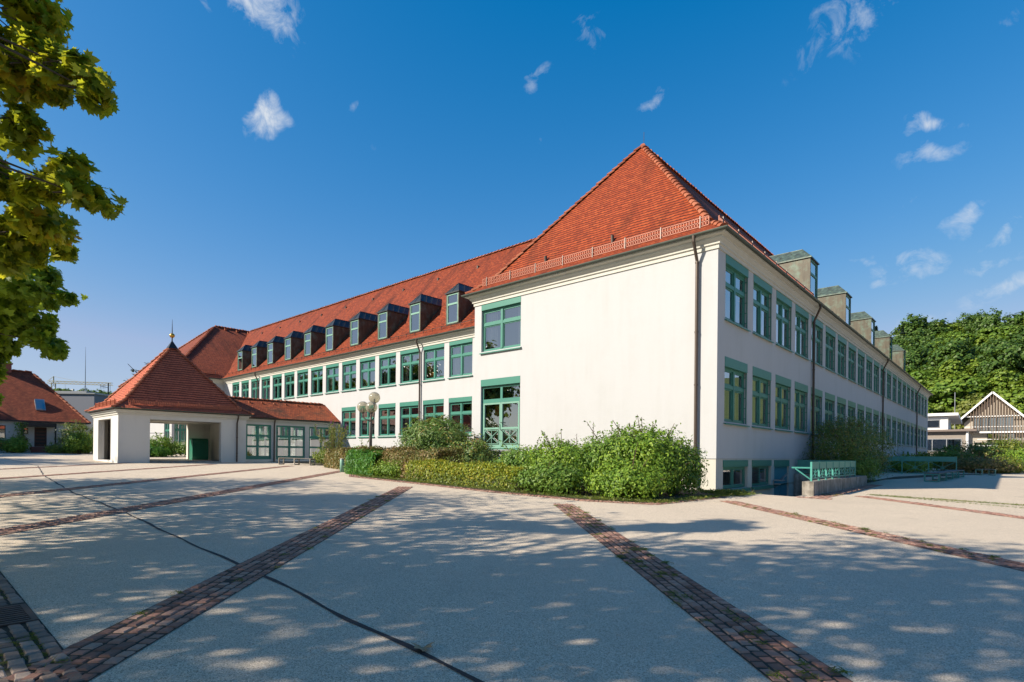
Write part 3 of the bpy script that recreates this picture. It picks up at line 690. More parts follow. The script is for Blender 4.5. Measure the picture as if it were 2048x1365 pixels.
for x in (-22.78, -48.2): downpipe(x, 4.66, x, 4.97, .7)

# roofs -----------------------------------------------------------------------------------------
def roof_face(b, pts, eave, up, m=0):
    o = Vector(pts[0]); e = Vector(eave).normalized(); n = None
    P = [Vector(p) for p in pts]; nn = (P[1]-P[0]).cross(P[2]-P[0]).normalized(); upv = nn.cross(e).normalized()
    if upv.z < 0: upv = -upv
    b.poly(pts, m, [((p).dot(e), (p).dot(upv)) for p in P])
ZE, ZB, ZR = 9.13, 9.86, 16.75
rb = MB(); RXm, RX0, RX1 = -6.13, -12.68, .42
B = .55
# right block: front hip
roof_face(rb, [(RX0, -.42, ZE), (RX1, -.42, ZE), (-B, B, ZB), (-12.26+B, B, ZB)], (1, 0, 0), 0)
roof_face(rb, [(-12.26+B, B, ZB), (-B, B, ZB), (RXm, 5.61, ZR)], (1, 0, 0), 0)
roof_face(rb, [(RX1, -.42, ZE), (RX1, 66.7, ZE), (-B, 65.7, ZB), (-B, B, ZB)], (0, 1, 0), 0)
roof_face(rb, [(-B, B, ZB), (-B, 65.7, ZB), (RXm, 60.7, ZR), (RXm, 5.61, ZR)], (0, 1, 0), 0)
roof_face(rb, [(RX0, 66.7, ZE), (RX0, -.42, ZE), (-12.26+B, B, ZB), (-12.26+B, 65.7, ZB)], (0, -1, 0), 0)
roof_face(rb, [(-12.26+B, 65.7, ZB), (-12.26+B, B, ZB), (RXm, 5.61, ZR), (RXm, 60.7, ZR)], (0, -1, 0), 0)
roof_face(rb, [(RX1, 66.7, ZE), (RX0, 66.7, ZE), (-12.26+B, 65.7, ZB), (-B, 65.7, ZB)], (-1, 0, 0), 0)
roof_face(rb, [(-B, 65.7, ZB), (-12.26+B, 65.7, ZB), (RXm, 60.7, ZR)], (-1, 0, 0), 0)
# long wing
ZRL = 16.66; YR = 11.4
roof_face(rb, [(-58, 4.66, ZE), (-12.0, 4.66, ZE), (-12.0, 5.08+B, ZB), (-58.0, 5.08+B, ZB)], (1, 0, 0), 0)
roof_face(rb, [(-66, 5.08+B, ZB), (-6.6, 5.08+B, ZB), (-6.6, YR, ZRL), (-66, YR, ZRL)], (1, 0, 0), 0, 2)
roof_face(rb, [(-6.6, 18.1, ZE), (-66, 18.1, ZE), (-66, YR, ZRL), (-6.6, YR, ZRL)], (-1, 0, 0), 0)
# left wing
LX, LXe, ZRW = -65.85, -56.55, 16.7
roof_face(rb, [(LXe, -.42, ZE), (LXe, 30.4, ZE), (LX, 23, ZRW), (LX, 7.35, ZRW)], (0, 1, 0), 0, 1)
roof_face(rb, [(-75.15, -.42, ZE), (LXe, -.42, ZE), (LX, 7.35, ZRW)], (1, 0, 0), 0, 1)
roof_face(rb, [(-75.15, 30.4, ZE), (-75.15, -.42, ZE), (LX, 7.35, ZRW), (LX, 23, ZRW)], (0, -1, 0), 0, 1)
roof_face(rb, [(LXe, 30.4, ZE), (-75.15, 30.4, ZE), (LX, 23, ZRW)], (-1, 0, 0), 0, 1)
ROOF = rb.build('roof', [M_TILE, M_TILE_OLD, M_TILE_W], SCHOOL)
def ridge(b, p, q, r=.13, pitch=.36):
    p = Vector(p); q = Vector(q); d = q-p; L = d.length; d.normalize(); n = int(L/pitch)
    side = d.cross(Vector((0, 0, 1))).normalized(); up = side.cross(d)
    for i in range(n):
        a = p + d*(i*pitch); c = p + d*((i+1)*pitch+.05); k = len(b.v)
        jit = random.uniform(-.015, .015)
        for (e, rr, lift) in ((a, r*1.18, .035), (c, r*.9, .0)):
            for j in range(6):
                t = math.pi*j/5; b.v.append(tuple(e + side*math.cos(t)*rr + up*(math.sin(t)*rr*.85+lift-.03+jit)))
        for j in range(5): b.f.append([k+j, k+j+1, k+7+j, k+6+j]); b.m.append(0)
        b.f.append([k+j for j in range(6)]); b.m.append(0)
def ridge_part(par, *a):
    b = MB(); ridge(b, *a); b.build('ridge_tiles', M_RIDGE, par)
ridge_part(ROOF, (-B+.02, B-.02, ZB), (RXm, 5.61, ZR)); ridge_part(ROOF, (RX1-.1, -.32, ZE+.04), (-B, B, ZB)); ridge_part(ROOF, (-12.26+B, B, ZB), (RXm, 5.61, ZR)); ridge_part(ROOF, (RX0+.1, -.32, ZE+.04), (-12.26+B, B, ZB))
ridge_part(ROOF, (RXm, 5.61, ZR), (RXm, 60.7, ZR)); ridge_part(ROOF, (RXm-.5, YR, ZRL), (-65.5, YR, ZRL)); ridge_part(ROOF, (-B, 65.7, ZB), (RXm, 60.7, ZR))
ridge_part(ROOF, (LXe, -.42, ZE), (LX, 7.35, ZRW), .15); ridge_part(ROOF, (-75.15, -.42, ZE), (LX, 7.35, ZRW), .15); ridge_part(ROOF, (LX, 7.35, ZRW), (LX, 23, ZRW), .15)
# vents and lightning rod on the roof
for x, yy in ((-8.4, .8), (-4.85, .85)):
    z = ZB + (yy-B)*(ZR-ZB)/(5.61-B); vb = MB(); vb.tube([(x, yy, z-.1), (x, yy-.03, z+.24)], .07, 10); vb.build('vent_pipe', M_BRONZE, ROOF)
vb = MB(); vb.tube([(RXm, 5.75, ZR), (RXm, 5.75, ZR+.75)], .012, 5); vb.build('lightning_rod', M_BRONZE, ROOF)
for k in range(10):
    x = -18 - k*4.6; yy = 10.4; vb = MB(); vb.box(x-.07, yy-.14, ZB+(yy-.14-5.63)*1.18, x+.07, yy, ZB+(yy-5.63)*1.18+.05); vb.build('roof_vent', M_BRONZE, ROOF)
for k in range(8):
    y = 8.4+k*1.4; vb = MB(); vb.box(LX+.35, y-.12, ZRW-.42, LX+.6, y+.12, ZRW-.18); vb.build('roof_vent', M_RIDGE, ROOF)

def guard(b, p, q, outn, h=.34, sp=.105, post=1.45, m=0, m2=1):
    """snow guard lattice from p to q standing upright, brackets every `post` metres"""
    p = Vector(p); q = Vector(q); d = (q-p); L = d.length; d.normalize()
    for z in (.03, h*.5, h): b.bar(p+Vector((0, 0, z)), q+Vector((0, 0, z)), .03, .035, m)
    n = int(L/sp)
    for i in range(n+1):
        e = p+d*(L*i/n); b.bar(e+Vector((0, 0, .03)), e+Vector((0, 0, h)), .034, .03, m)
    k = max(1, int(L/post)); o = Vector(outn)
    for i in range(k+1):
        e = p+d*(L*(i+.2)/(k+.4)); b.bar(e-Vector((0, 0, .12))+o*.04, e+Vector((0, 0, h+.06))+o*.03, .035, .03, m2); b.bar(e+Vector((0, 0, -.10))+o*.05, e-o*.35+Vector((0, 0, .22)), .03, .02, m2)
yg = .12; zg = ZE + (yg+.42)*(ZB-ZE)/(B+.42)
GM = [M_GUARD, M_GUARDZ]
def snow_guard(p, q, o, *a, parent=None):
    g = MB(); guard(g, p, q, o, *a); g.build('snow_guard', GM, parent or ROOF)
snow_guard((-11.85, yg, zg), (-.4, yg, zg), (0, -1, 0))
snow_guard((-.12, .35, zg), (-.12, 13.2, zg), (1, 0, 0))
for a, c in ((17, 22.4), (26, 31.3), (35, 40.2), (44, 49.2), (53, 65)): snow_guard((-.12, a, zg), (-.12, c, zg), (1, 0, 0), .2, .3)
snow_guard((LXe-.6, .6, ZE+.5), (LXe-.6, 4.6, ZE+.5), (1, 0, 0), .3, .2)
hk = MB()
for k in range(70):
    x = -13.2-.95*k; yy = 5.2; z = ZE+(yy-4.66)*(ZB-ZE)/(.97); hk.bar((x, yy, z), (x, yy-.02, z+.24), .03, .03); hk.bar((x, yy, z+.22), (x, yy+.25, z+.26), .025, .02)
hk.bar((-57, 5.2, 9.72), (-12.7, 5.2, 9.72), .02, .02)
hk.build('snow_hooks', M_BRONZE, ROOF)

# dormers ----------------------------------------------------------------------------------------
def dormer_meshes(w, zb, ze, za, depth_e, depth_r, inset, bs, seams, frame_frac=1.0):
    """local: x across, y into roof (front at 0), z absolute offset; returns cheeks, roof, frame, pane"""
    ck = MB(); h = w/2; t = .10
    zback = ze
    for s in (-1, 1):
        ck.add([(s*h, 0, zb), (s*h, 0, ze), (s*h, depth_e, ze), (s*(h-t), 0, zb), (s*(h-t), 0, ze), (s*(h-t), depth_e, ze), (s*h, .15, zb-.25), (s*(h-t), .15, zb-.25)],
               [(0, 1, 2, 6), (4, 3, 7, 5), (0, 3, 4, 1), (1, 4, 5, 2), (0, 6, 7, 3)])
    ck.box(-h+t, .0, ze-.10, h-t, .12, ze); ck.box(-h+t, .0, zb-.06, h-t, .14, zb)
    ck.box(-h+t, 1.3, zb+.1, h-t, 1.36, ze-.1, 1)
    rf = MB(); o = .05; ap = (0, inset, za)
    A = (-h-o, -o, ze); Bq = (h+o, -o, ze); C = (h+o, depth_e+.1, ze); D = (-h-o, depth_e+.1, ze); E = (0, depth_r, za)
    rf.poly([A, Bq, ap]); rf.poly([Bq, C, E, ap]); rf.poly([D, A, ap, E]); rf.poly([A, D, C, Bq])
    rf.profile([(-h-o, depth_e), (-h-o, -o), (h+o, -o), (h+o, depth_e)], [(.0, ze-.05), (.02, ze-.05), (.02, ze+.02), (0, ze+.02)])
    rf.tube([A, ap], .02, 5); rf.tube([Bq, ap], .02, 5); rf.tube([ap, E], .025, 5)
    for k in range(1, seams+1):
        f = k/(seams+1.0)
        for s in (-1, 1): rf.tube([(s*(h+o), f*depth_e, ze+.012), (0, inset+(depth_r-inset)*f, za+.012)], .016, 5)
    if seams > 1: rf.tube([(0, -o, ze+.01), (0, inset, za+.01)], .014, 5)
    fr = MB(); a = h-t; e = .07; zt = zb+(ze-.10-zb)*.66
    for q in ((-a, zb, -a+e, ze-.1), (a-e, zb, a, ze-.1), (-a+e, zb, a-e, zb+e), (-a+e, ze-.1-e, a-e, ze-.1), (-a+e, zt-.06, a-e, zt+.06)): fr.box(q[0], .02, q[1], q[2], .09, q[3])
    pn = MB(); pn.poly([(-a+e, .06, zb+e), (a-e, .06, zb+e), (a-e, .06, ze-.1-e), (-a+e, .06, ze-.1-e)])
    return ck, rf, fr, pn
def make_dormers(spots, meshes, names):
    for Mx in spots:
        ck = part('dormer', meshes[0], SCHOOL, Mx)
        part('dormer_roof', meshes[1], ck); part('window_frame', meshes[2], ck); part('pane', meshes[3], ck)
ck, rf, fr, pn = dormer_meshes(1.26, 0, 2.04, 2.78, 1.93, 2.65, .55, 0, 3)
dm = [ck.mesh('dormer', [M_COPPER, M_INTER]), rf.mesh('dormer_roof', M_COPPERDARK), fr.mesh('window_frame', M_GREEN2), pn.mesh('pane', M_GLASS)]
make_dormers([MY(x, 5.52, 9.95) for x in (-20.1, -24.08, -28.0, -31.86, -35.7, -39.42, -43.15, -46.8, -50.43, -53.9)], dm, 0)
ck, rf, fr, pn = dormer_meshes(1.6, 0, 2.30, 3.05, 2.0, 2.7, .62, 0, 2)
dm = [ck.mesh('dormer', [M_COPPER, M_INTER]), rf.mesh('dormer_roof', M_COPPERROOF), fr.mesh('window_frame', M_GREEN), pn.mesh('pane', M_GLASS)]
make_dormers([MX(-.58, y+.8, 10.0) for y in (14.35, 23.2, 32.3, 41.2, 49.9)], dm, 0)

# ================================================================ ENTRANCE PAVILION
PX0, PX1, PY0, PY1 = -38.74, -32.6, -10.23, -2.64; PZ = 3.66; pzb = .3
PAV = thing('entrance_pavilion', 'small open white pavilion with pyramid red tile roof and gilded ball finial', 'pavilion', (-35.7, -6.4, .5))
b = MB()
def wallbox(b, o, u, L, z0, z1, ops, th=.34):
    o = Vector(o); u = Vector(u); n = Vector((u.y, -u.x))
    facade(b, o, u, L, z0, z1, ops, th)
    i = o - n*th; facade(b, i + u*L, -u, L, z0, z1, [(L-q[1], L-q[0], q[2], q[3]) for q in ops], 0.0)
wallbox(b, (PX1, PY0), (0, 1), PY1-PY0, pzb, PZ, [(1.68, 5.93, .52, 3.2)])
wallbox(b, (PX0, PY0), (1, 0), PX1-PX0, pzb, PZ, [(1.3, 4.45, .6, 3.22)])
wallbox(b, (PX0, PY1), (0, -1), PY1-PY0, pzb, PZ, [(1.85, 6.4, .62, 3.22)])
wallbox(b, (PX1, PY1), (-1, 0), PX1-PX0, pzb, PZ, [(2.6, 3.9, .52, 3.1)])
b.build('wall', M_WALL2, PAV)
b = MB(); b.box(PX0+.35, PY0+.35, .4, PX1-.35, PY1-.35, .56); b.box(PX1-.4, PY0+1.68, .38, PX1+.06, PY0+5.93, .515); b.build('floor', M_CONC, PAV)
b = MB(); b.box(PX0+.35, PY0+.35, 3.3, PX1-.35, PY1-.35, 3.4); b.build('ceiling', M_WALL2, PAV)
b = MB(); b.profile([(PX0, PY1), (PX0, PY0), (PX1, PY0), (PX1, PY1), (PX1-.5, PY1)], [(-.02, 3.42), (.05, 3.42), (.05, 3.5), (.14, 3.56), (.14, 3.64), (.24, 3.68), (.24, 3.72), (-.02, 3.72)]); b.build('cornice', M_CORN, PAV)
b = MB(); b.profile([(PX0, PY1), (PX0, PY0), (PX1, PY0), (PX1, PY1+.2)], [(.03, .3), (.03, .68), (-.01, .7), (-.01, .3)]) ; b.profile([(PX1, PY0+5.93), (PX1, PY0+5.931)], [(0, .3), (.001, .31)])
gp = [(.34+.07*math.cos(t), 3.82+.07*math.sin(t)) for t in [math.pi*(1+i/8) for i in range(9)]]
b = MB(); b.profile([(PX0, PY1), (PX0, PY0), (PX1, PY0), (PX1, PY1+.3)], gp); b.build('gutter', M_GUTTER, PAV)
b = MB(); b.tube([(PX1+.33, PY1-.65, 3.78), (PX1+.30, PY1-.65, 3.6), (PX1+.09, PY1-.65, 3.2), (PX1+.09, PY1-.65, .5)], .05, 10); collars(b, PX1+.09, PY1-.65, [.9, 1.1, 2.2], .062); b.build('downpipe', M_BRONZE, PAV)
b = MB(); ex0, ex1, ey0, ey1 = PX0-.36, PX1+.36, PY0-.36, PY1+.36; ze, zb_, k = 3.83, 4.32, .72; A = (-35.67, -6.44, 8.55)
kx = lambda x, y, z: (x, y, z)
E_ = [(ex0, ey0, ze), (ex1, ey0, ze), (ex1, ey1, ze), (ex0, ey1, ze)]; I_ = [(ex0+k, ey0+k, zb_), (ex1-k, ey0+k, zb_), (ex1-k, ey1-k, zb_), (ex0+k, ey1-k, zb_)]
for i, e in enumerate(((1, 0, 0), (0, 1, 0), (-1, 0, 0), (0, -1, 0))):
    j = (i+1) % 4; roof_face(b, [E_[i], E_[j], I_[j], I_[i]], e, 0); roof_face(b, [I_[i], I_[j], A], e, 0)
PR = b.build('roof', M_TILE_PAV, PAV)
for i in range(4): ridge_part(PR, E_[i], I_[i], .11); ridge_part(PR, I_[i], A, .11)
b = MB(); zz = ze+.25; snow_guard((ex1-.35, ey0+.9, zz), (ex1-.35, ey1-.7, zz), (1, 0, 0), .26, .1, 1.2, 0, 0, parent=PR); snow_guard((ex0+.9, ey0+.35, zz), (ex1-.9, ey0+.35, zz), (0, -1, 0), .26, .1, 1.0, 0, 0, parent=PR)
b = MB(); b.add([(A[0]-.3, A[1]-.3, 8.3), (A[0]+.3, A[1]-.3, 8.3), (A[0]+.3, A[1]+.3, 8.3), (A[0]-.3, A[1]+.3, 8.3), (A[0], A[1], 8.9)], [(0, 1, 4), (1, 2, 4), (2, 3, 4), (3, 0, 4)])
b.tube([(A[0], A[1], 8.7), (A[0], A[1], 9.3), (A[0], A[1], 10.35)], [.045, .035, .008], 8); FIN = b.build('finial', M_DARK, PR)
b = MB(); b.ball((A[0], A[1], 9.22), .165); b.build('gilded_ball', M_GOLD, PAV, smooth=True)
b = MB(); b.box(-36.2, -2.98-.06, .56, -35.0, -2.98, 3.0)
for q in ((-36.1, .75, -35.1, 1.5), (-36.1, 1.65, -35.1, 2.85)): b.box(q[0], -3.05, q[1], q[2], -3.035, q[3])
b.build('door', M_CGREEN, PAV)
b = MB(); b.box(-38.35, -9.5, .56, -33.2, -9.38, 3.28); b.build('stone_panel', M_STONEP, PAV)
# green cabinet standing in the pavilion
b = MB(); c0 = (-38.05, -4.5, .56)
prof = [(0, 0), (.55, 0), (.62, .2), (.62, 1.42), (.5, 1.56), (.12, 1.56), (0, 1.42)]
n = len(prof); P = [(c0[0]+x, c0[1], c0[2]+z) for x, z in prof] + [(c0[0]+x, c0[1]+1.1, c0[2]+z) for x, z in prof]
b.add(P, [list(range(n))[::-1], list(range(n, 2*n))] + [(i, (i+1) % n, n+(i+1) % n, n+i) for i in range(n)])
CAB = thing('waste_container', 'rounded dark green container standing inside the open pavilion', 'container', (-37.7, -4.0, .56))
b.build('body', M_DGREEN, CAB)
b = MB(); b.box(c0[0]+.1, c0[1]-.02, c0[2]+1.565, c0[0]+.55, c0[1]+1.12, c0[2]+1.61); b.bar((c0[0]+.66, c0[1]+.2, c0[2]+1.3), (c0[0]+.66, c0[1]+.9, c0[2]+1.3), .03); b.build('lid', M_DGREEN, CAB)

# ================================================================ GLAZED CORRIDOR
COR = thing('glazed_corridor', 'low glazed link with mossy tile roof joining pavilion to school', 'corridor', (-35.5, 1.2, .5))
cx0, cx1, cy0, cy1 = -37.9, -33.3, PY1, 5.06; cz = 3.55
cops = [(.3, 2.14, .66, 3.22), (2.5, 4.80, .66, 3.22), (5.14, 7.42, .66, 3.22)]
b = MB(); facade(b, (cx1, cy0), (0, 1), cy1-cy0, .2, cz, cops, .22); LL = cy1-cy0
b.build('wall', M_WALL2, COR); b = MB(); facade(b, (cx0, cy1), (0, -1), LL, .2, cz, [(LL-q[1], LL-q[0], q[2], q[3]) for q in cops], .22)
b.build('wall', M_WALL2, COR)
def corridor_window(M, w, h):
    f = MB(); e = .12
    for q in ((0, 0, e, h), (w-e, 0, w, h), (e, 0, w-e, .26), (e, h-e, w-e, h), (w*.47-.08, .26, w*.47+.08, h-e)): f.box(q[0], .07, q[1], q[2], .15, q[3])
    for z in (h*.37, h*.68):
        for x0, x1 in ((e, w*.47-.08), (w*.47+.08, w-e)): f.box(x0, .075, z-.07, x1, .145, z+.07)
    f = f.build('window', M_CGREEN, COR, M); p = MB(); p.poly([(e, .11, .22), (w-e, .11, .22), (w-e, .11, h-e), (e, .11, h-e)]); p.build('pane', M_GLASS, f)
for q in cops:
    corridor_window(MX(cx1, cy0+q[0], q[2]), q[1]-q[0], q[3]-q[2])
    corridor_window(T((cx0, cy0+q[1], q[2])) @ RZ(R(-90)), q[1]-q[0], q[3]-q[2])
b = MB(); b.box(cx0+.25, cy0, .4, cx1-.25, cy1, .62); b.build('floor', M_CONC, COR)
b = MB(); b.profile([(cx1, cy0+.05), (cx1, cy1)], [(-.02, 3.36), (.04, 3.36), (.04, 3.44), (.12, 3.5), (.12, 3.6), (-.02, 3.6)]); b.build('cornice', M_CORN, COR)
b = MB(); b.profile([(cx1, cy0+.1), (cx1, cy1)], [(o-.12, z-.14) for o, z in gp]); b.build('gutter', M_GUTTER, COR)
b = MB(); b.tube([(cx1+.2, cy0+2.32, 3.6), (cx1+.09, cy0+2.32, 3.25), (cx1+.09, cy0+2.32, .5)], .05, 10); b.build('downpipe', M_BRONZE, COR)
b = MB(); zr = 5.25; xm = -35.58
roof_face(b, [(cx1+.26, cy0-1.2, 3.72), (cx1+.26, 5.09, 3.72), (xm, 5.09, zr), (xm, cy0-2.2, zr)], (0, 1, 0), 0)
roof_face(b, [(cx0-.26, 5.09, 3.72), (cx0-.26, cy0-1.2, 3.72), (xm, cy0-2.2, zr), (xm, 5.09, zr)], (0, -1, 0), 0)
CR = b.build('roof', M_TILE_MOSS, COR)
ridge_part(CR, (xm, cy0-1.5, zr), (xm, 5.0, zr), .11)
b = MB()
for k in range(8):
    y = cy0+.3+k*.95; x = xm+.42; b.tube([(x, y, zr-.34), (x+.2, y, zr-.28)], [.09, .07], 8)
b.build('vent_tiles', M_RIDGE, CR)

# ================================================================ COTTAGE at the far left
HX = -64.0; HY0, HY1 = -26.0, -5.9; hz = .9
HOUSE = thing('cottage', 'single storey white house with tall weathered red tile hipped roof', 'house', (-68, -12, .9))
b = MB(); L = HY1-HY0
facade(b, (HX, HY0), (0, 1), L, .6, 4.05, [(HY0*-1-12.9, HY0*-1-12.06, 2.25, 3.5), (HY0*-1-10.9, HY0*-1-10.42, 2.72, 3.32), (HY0*-1-9.95, HY0*-1-9.0, 1.5, 3.42)], .18)
facade(b, (HX-12, HY0), (1, 0), 12, .6, 4.05, []); facade(b, (HX, HY1), (-1, 0), 12, .6, 4.05, []); b.poly([(HX-12, HY1, .6), (HX-12, HY0, .6), (HX-12, HY0, 4.05), (HX-12, HY1, 4.05)])
b.build('wall', M_WALL2, HOUSE)
b = MB(); e0 = (HX+.3, HY0-.3, 4.02); e1 = (HX+.3, HY1+.3, 4.02); e2 = (HX-12.3, HY1+.3, 4.02); e3 = (HX-12.3, HY0-.3, 4.02); r1 = (HX-5.6, -9.5, 9.4); r0 = (HX-5.6, -22, 9.4)
roof_face(b, [e0, e1, r1, r0], (0, 1, 0), 0); roof_face(b, [e1, e2, r1], (-1, 0, 0), 0); roof_face(b, [e2, e3, r0, r1], (0, -1, 0), 0); roof_face(b, [e3, e0, r0], (1, 0, 0), 0)
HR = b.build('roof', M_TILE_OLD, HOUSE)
ridge_part(HR, e1, r1, .14, .5); ridge_part(HR, r0, r1, .14, .5)
b = MB(); b.box(HX-6.2, -8.9-3.1, 8.6, HX-5.3, -8.9-2.2, 10.0); b.box(HX-6.3, -12.1, 10.0, HX-5.2, -11.0, 10.12); b.build('chimney', M_STEP, HR)
b = MB(); b.profile([(HX, HY0), (HX, HY1), (HX-2, HY1)], [(.28, 3.9), (.4, 3.9), (.4, 4.02), (.28, 4.02)]); b.build('gutter', M_DARK, HOUSE)
def simple_window(parent, M, w, h, m, name='window', mull=True):
    f = MB(); e = .06
    for q in ((0, 0, e, h), (w-e, 0, w, h), (e, 0, w-e, e), (e, h-e, w-e, h)): f.box(q[0], .06, q[1], q[2], .12, q[3])
    f.poly([(0, .16, 0), (w, .16, 0), (w, .16, h), (0, .16, h)], 1)
    f = f.build(name, [m, M_DARK], parent, M); p = MB(); p.poly([(e, .09, e), (w-e, .09, e), (w-e, .09, h-e), (e, .09, h-e)]); p.build('pane', M_GLASS, f); return f
simple_window(HOUSE, MX(HX, -12.9, 2.25), .84, 1.25, M_WOODDARK); simple_window(HOUSE, MX(HX, -10.9, 2.72), .48, .6, M_WOODDARK)
b = MB(); b.box(0, .08, 0, .95, .14, 1.92)
for k in range(5): b.box(.1, .06, .25+k*.33, .85, .085, .42+k*.33, 1)
b.build('door', [M_WOODRED, M_WOODDARK], HOUSE, MX(HX, -9.95, 1.5))
b = MB(); b.box(HX+.02, -11.0, 3.46, HX+1.3, -8.45, 3.82); b.box(HX+1.15, -8.57, .95, HX+1.28, -8.45, 3.46); b.box(HX+1.15, -11.0, .95, HX+1.28, -10.88, 3.46); b.build('porch', M_WOODDARK, HOUSE)
b = MB(); b.box(HX, -10.3, 1.2, HX+.9, -8.5, 1.48); b.box(HX+.9, -10.3, .8, HX+1.25, -8.5, 1.24); b.build('doorstep', M_STEP, HOUSE)
b = MB(); b.box(HX+.0, -10.95, 1.95, HX+.05, -10.45, 2.3); b.build('plaque', M_WOODRED, HOUSE)
b = MB(); sl = (9.4-4.02)/5.9
def onroof(y, z, off): x = HX+.3-(z-4.02)/sl; return (x+off*.67, y, z+off*.74)
P = [onroof(-9.72, 5.15, .06), onroof(-8.95, 5.15, .06), onroof(-8.95, 6.15, .25), onroof(-9.72, 6.15, .25)]; Q = [onroof(-9.72, 5.15, -.05), onroof(-8.95, 5.15, -.05), onroof(-8.95, 6.15, -.05), onroof(-9.72, 6.15, -.05)]
b.add(P+Q, [(0, 1, 2, 3), (4, 5, 1, 0), (5, 6, 2, 1), (6, 7, 3, 2), (7, 4, 0, 3)]); SK = b.build('skylight', M_ZINC, HOUSE)
b = MB(); b.poly([tuple(Vector(P[0]).lerp(Vector(P[2]), .08)+Vector((.02, 0, .02))), tuple(Vector(P[1]).lerp(Vector(P[3]), .08)+Vector((.02, 0, .02))), tuple(Vector(P[2]).lerp(Vector(P[0]), .08)+Vector((.02, 0, .02))), tuple(Vector(P[3]).lerp(Vector(P[1]), .08)+Vector((.02, 0, .02)))]); b.build('pane', M_GLASS, SK)

# ================================================================ far buildings, left
D_ = lambda a, d: Vector((7.7675, -19.4741, 0)) + CAMF*d + CAMR*a      # a metres right of the view axis at depth d
c = D_(-82.5, 100); GB = thing('grey_annex', 'flat roofed grey building behind the cottage roof', 'building', (c.x, c.y, 1), rz=YAW)
b = MB(); b.box(-9, 0, 0, 6, 14, 10.3); b.box(1.0, -6, 0, 12, -.01, 9.6); b.build('wall', M_GREYFAC, GB, False)
b = MB(); b.box(-9.3, -.3, 10.304, 6.3, 14.3, 10.7); b.box(.8, -6.2, 9.604, 12.2, -.02, 9.8); b.build('roof', M_ZINC, GB, False)
b = MB(); b.box(-5.0, -.05, 6.2, .2, -.005, 9.0); b.build('window', M_GLASS, GB, False)
b = MB(); b.tube([(.6, -6.3, 1), (.6, -6.3, 10.0)], .35, 10); b.tube([(.6, -6.3, 10.0), (.6, -6.3, 10.2)], .45, 10); b.build('flue', M_WHITE, GB, False)
for o in GB.children: o.matrix_parent_inverse = Matrix.Identity(4)
c = D_(-84.3, 110); t = thing('antenna_mast', 'tall thin guyed antenna mast above the grey annex', 'mast', (c.x, c.y, 10.5))
b = MB(); b.tube([(c.x, c.y, 5), (c.x, c.y, 16), (c.x, c.y, 21.5)], [.09, .07, .02], 6); b.build('pole', M_ZINC, t)
b = MB(); e = D_(-82.6, 110); b.tube([(c.x, c.y, 14), (e.x, e.y, 10)], .02, 4); e = D_(-86.2, 110); b.tube([(c.x, c.y, 14), (e.x, e.y, 10)], .02, 4); b.build('guy_wire', M_ZINC, t)
c = D_(-87.0, 120); t = thing('aerial_pole', 'short dark pole with side aerial left of the pavilion roof', 'pole', (c.x, c.y, 1))
b = MB(); b.tube([(c.x, c.y, 1), (c.x, c.y, 15.6)], .12, 6); b.build('pole', M_DARK, t)
b = MB(); e = D_(-88.8, 120); b.tube([(c.x, c.y, 14.6), (e.x, e.y, 15.0)], .05, 5)
for k in range(4): q = c.lerp(e, .4+.18*k); b.tube([(q.x, q.y, 14.4), (q.x, q.y, 15.3)], .03, 4)
b.build('aerial', M_DARK, t)
c = D_(-247, 300); t = thing('tower_crane', 'distant pale tower crane with long horizontal jib', 'crane', (c.x, c.y, 2))
def lattice(b, p, q, w):
    p = Vector(p); q = Vector(q); d = (q-p).normalized(); u = Vector((0, 0, 1)) if abs(d.z) < .9 else Vector((1, 0, 0)); s = d.cross(u).normalized()*w/2; v = s.cross(d).normalized()*w/2; n = max(2, int((q-p).length/w/1.5))
    for a in (s+v, s-v, -s+v, -s-v): b.bar(p+a, q+a, .2)
    for i in range(n):
        e = p.lerp(q, i/n); f = p.lerp(q, (i+1)/n)
        for a, c_ in ((s+v, -s+v), (-s+v, -s-v), (-s-v, s-v), (s-v, s+v)): b.bar(e+a, f+c_, .16)
b = MB(); lattice(b, (c.x, c.y, 2), (c.x, c.y, 37), 1.7); b.build('tower', M_CRANE, t)
e = D_(-215.5, 300); w_ = D_(-250, 300); b = MB(); lattice(b, (w_.x, w_.y, 37.4), (e.x, e.y, 36.6), 1.3); b.bar((c.x, c.y, 37), (c.x, c.y, 40.5), .5); b.bar((c.x, c.y, 40.5), (w_.x, w_.y, 38), .15); q = D_(-234, 300); b.bar((c.x, c.y, 40.5), (q.x, q.y, 38), .12); b.build('jib', M_CRANE, t)
q = D_(-216.5, 300); b = MB(); b.bar((q.x, q.y, 36.5), (q.x, q.y, 29), .14); b.box(q.x-.5, q.y-.5, 28, q.x+.5, q.y+.5, 29); b.build('hoist', M_DARK, t)
c = D_(-321, 400); t = thing('castle_tower', 'small pale square tower on the distant wooded ridge', 'tower', (c.x, c.y, 20))
b = MB(); b.box(c.x-4, c.y-4, 20, c.x+4, c.y+4, 43.2); b.build('wall', M_CASTLE, t)
for i in range(4):
    for j in range(2):
        b = MB(); b.box(c.x-4.4+i*2.4, c.y-4.4+j*8, 43.2, c.x-2.8+i*2.4, c.y-3.4+j*8, 44.6); b.build('merlon', M_CASTLE, t)
b = MB(); b.bar((c.x, c.y, 43), (c.x, c.y, 49), .2); b.build('flag_mast', M_CASTLE, t)

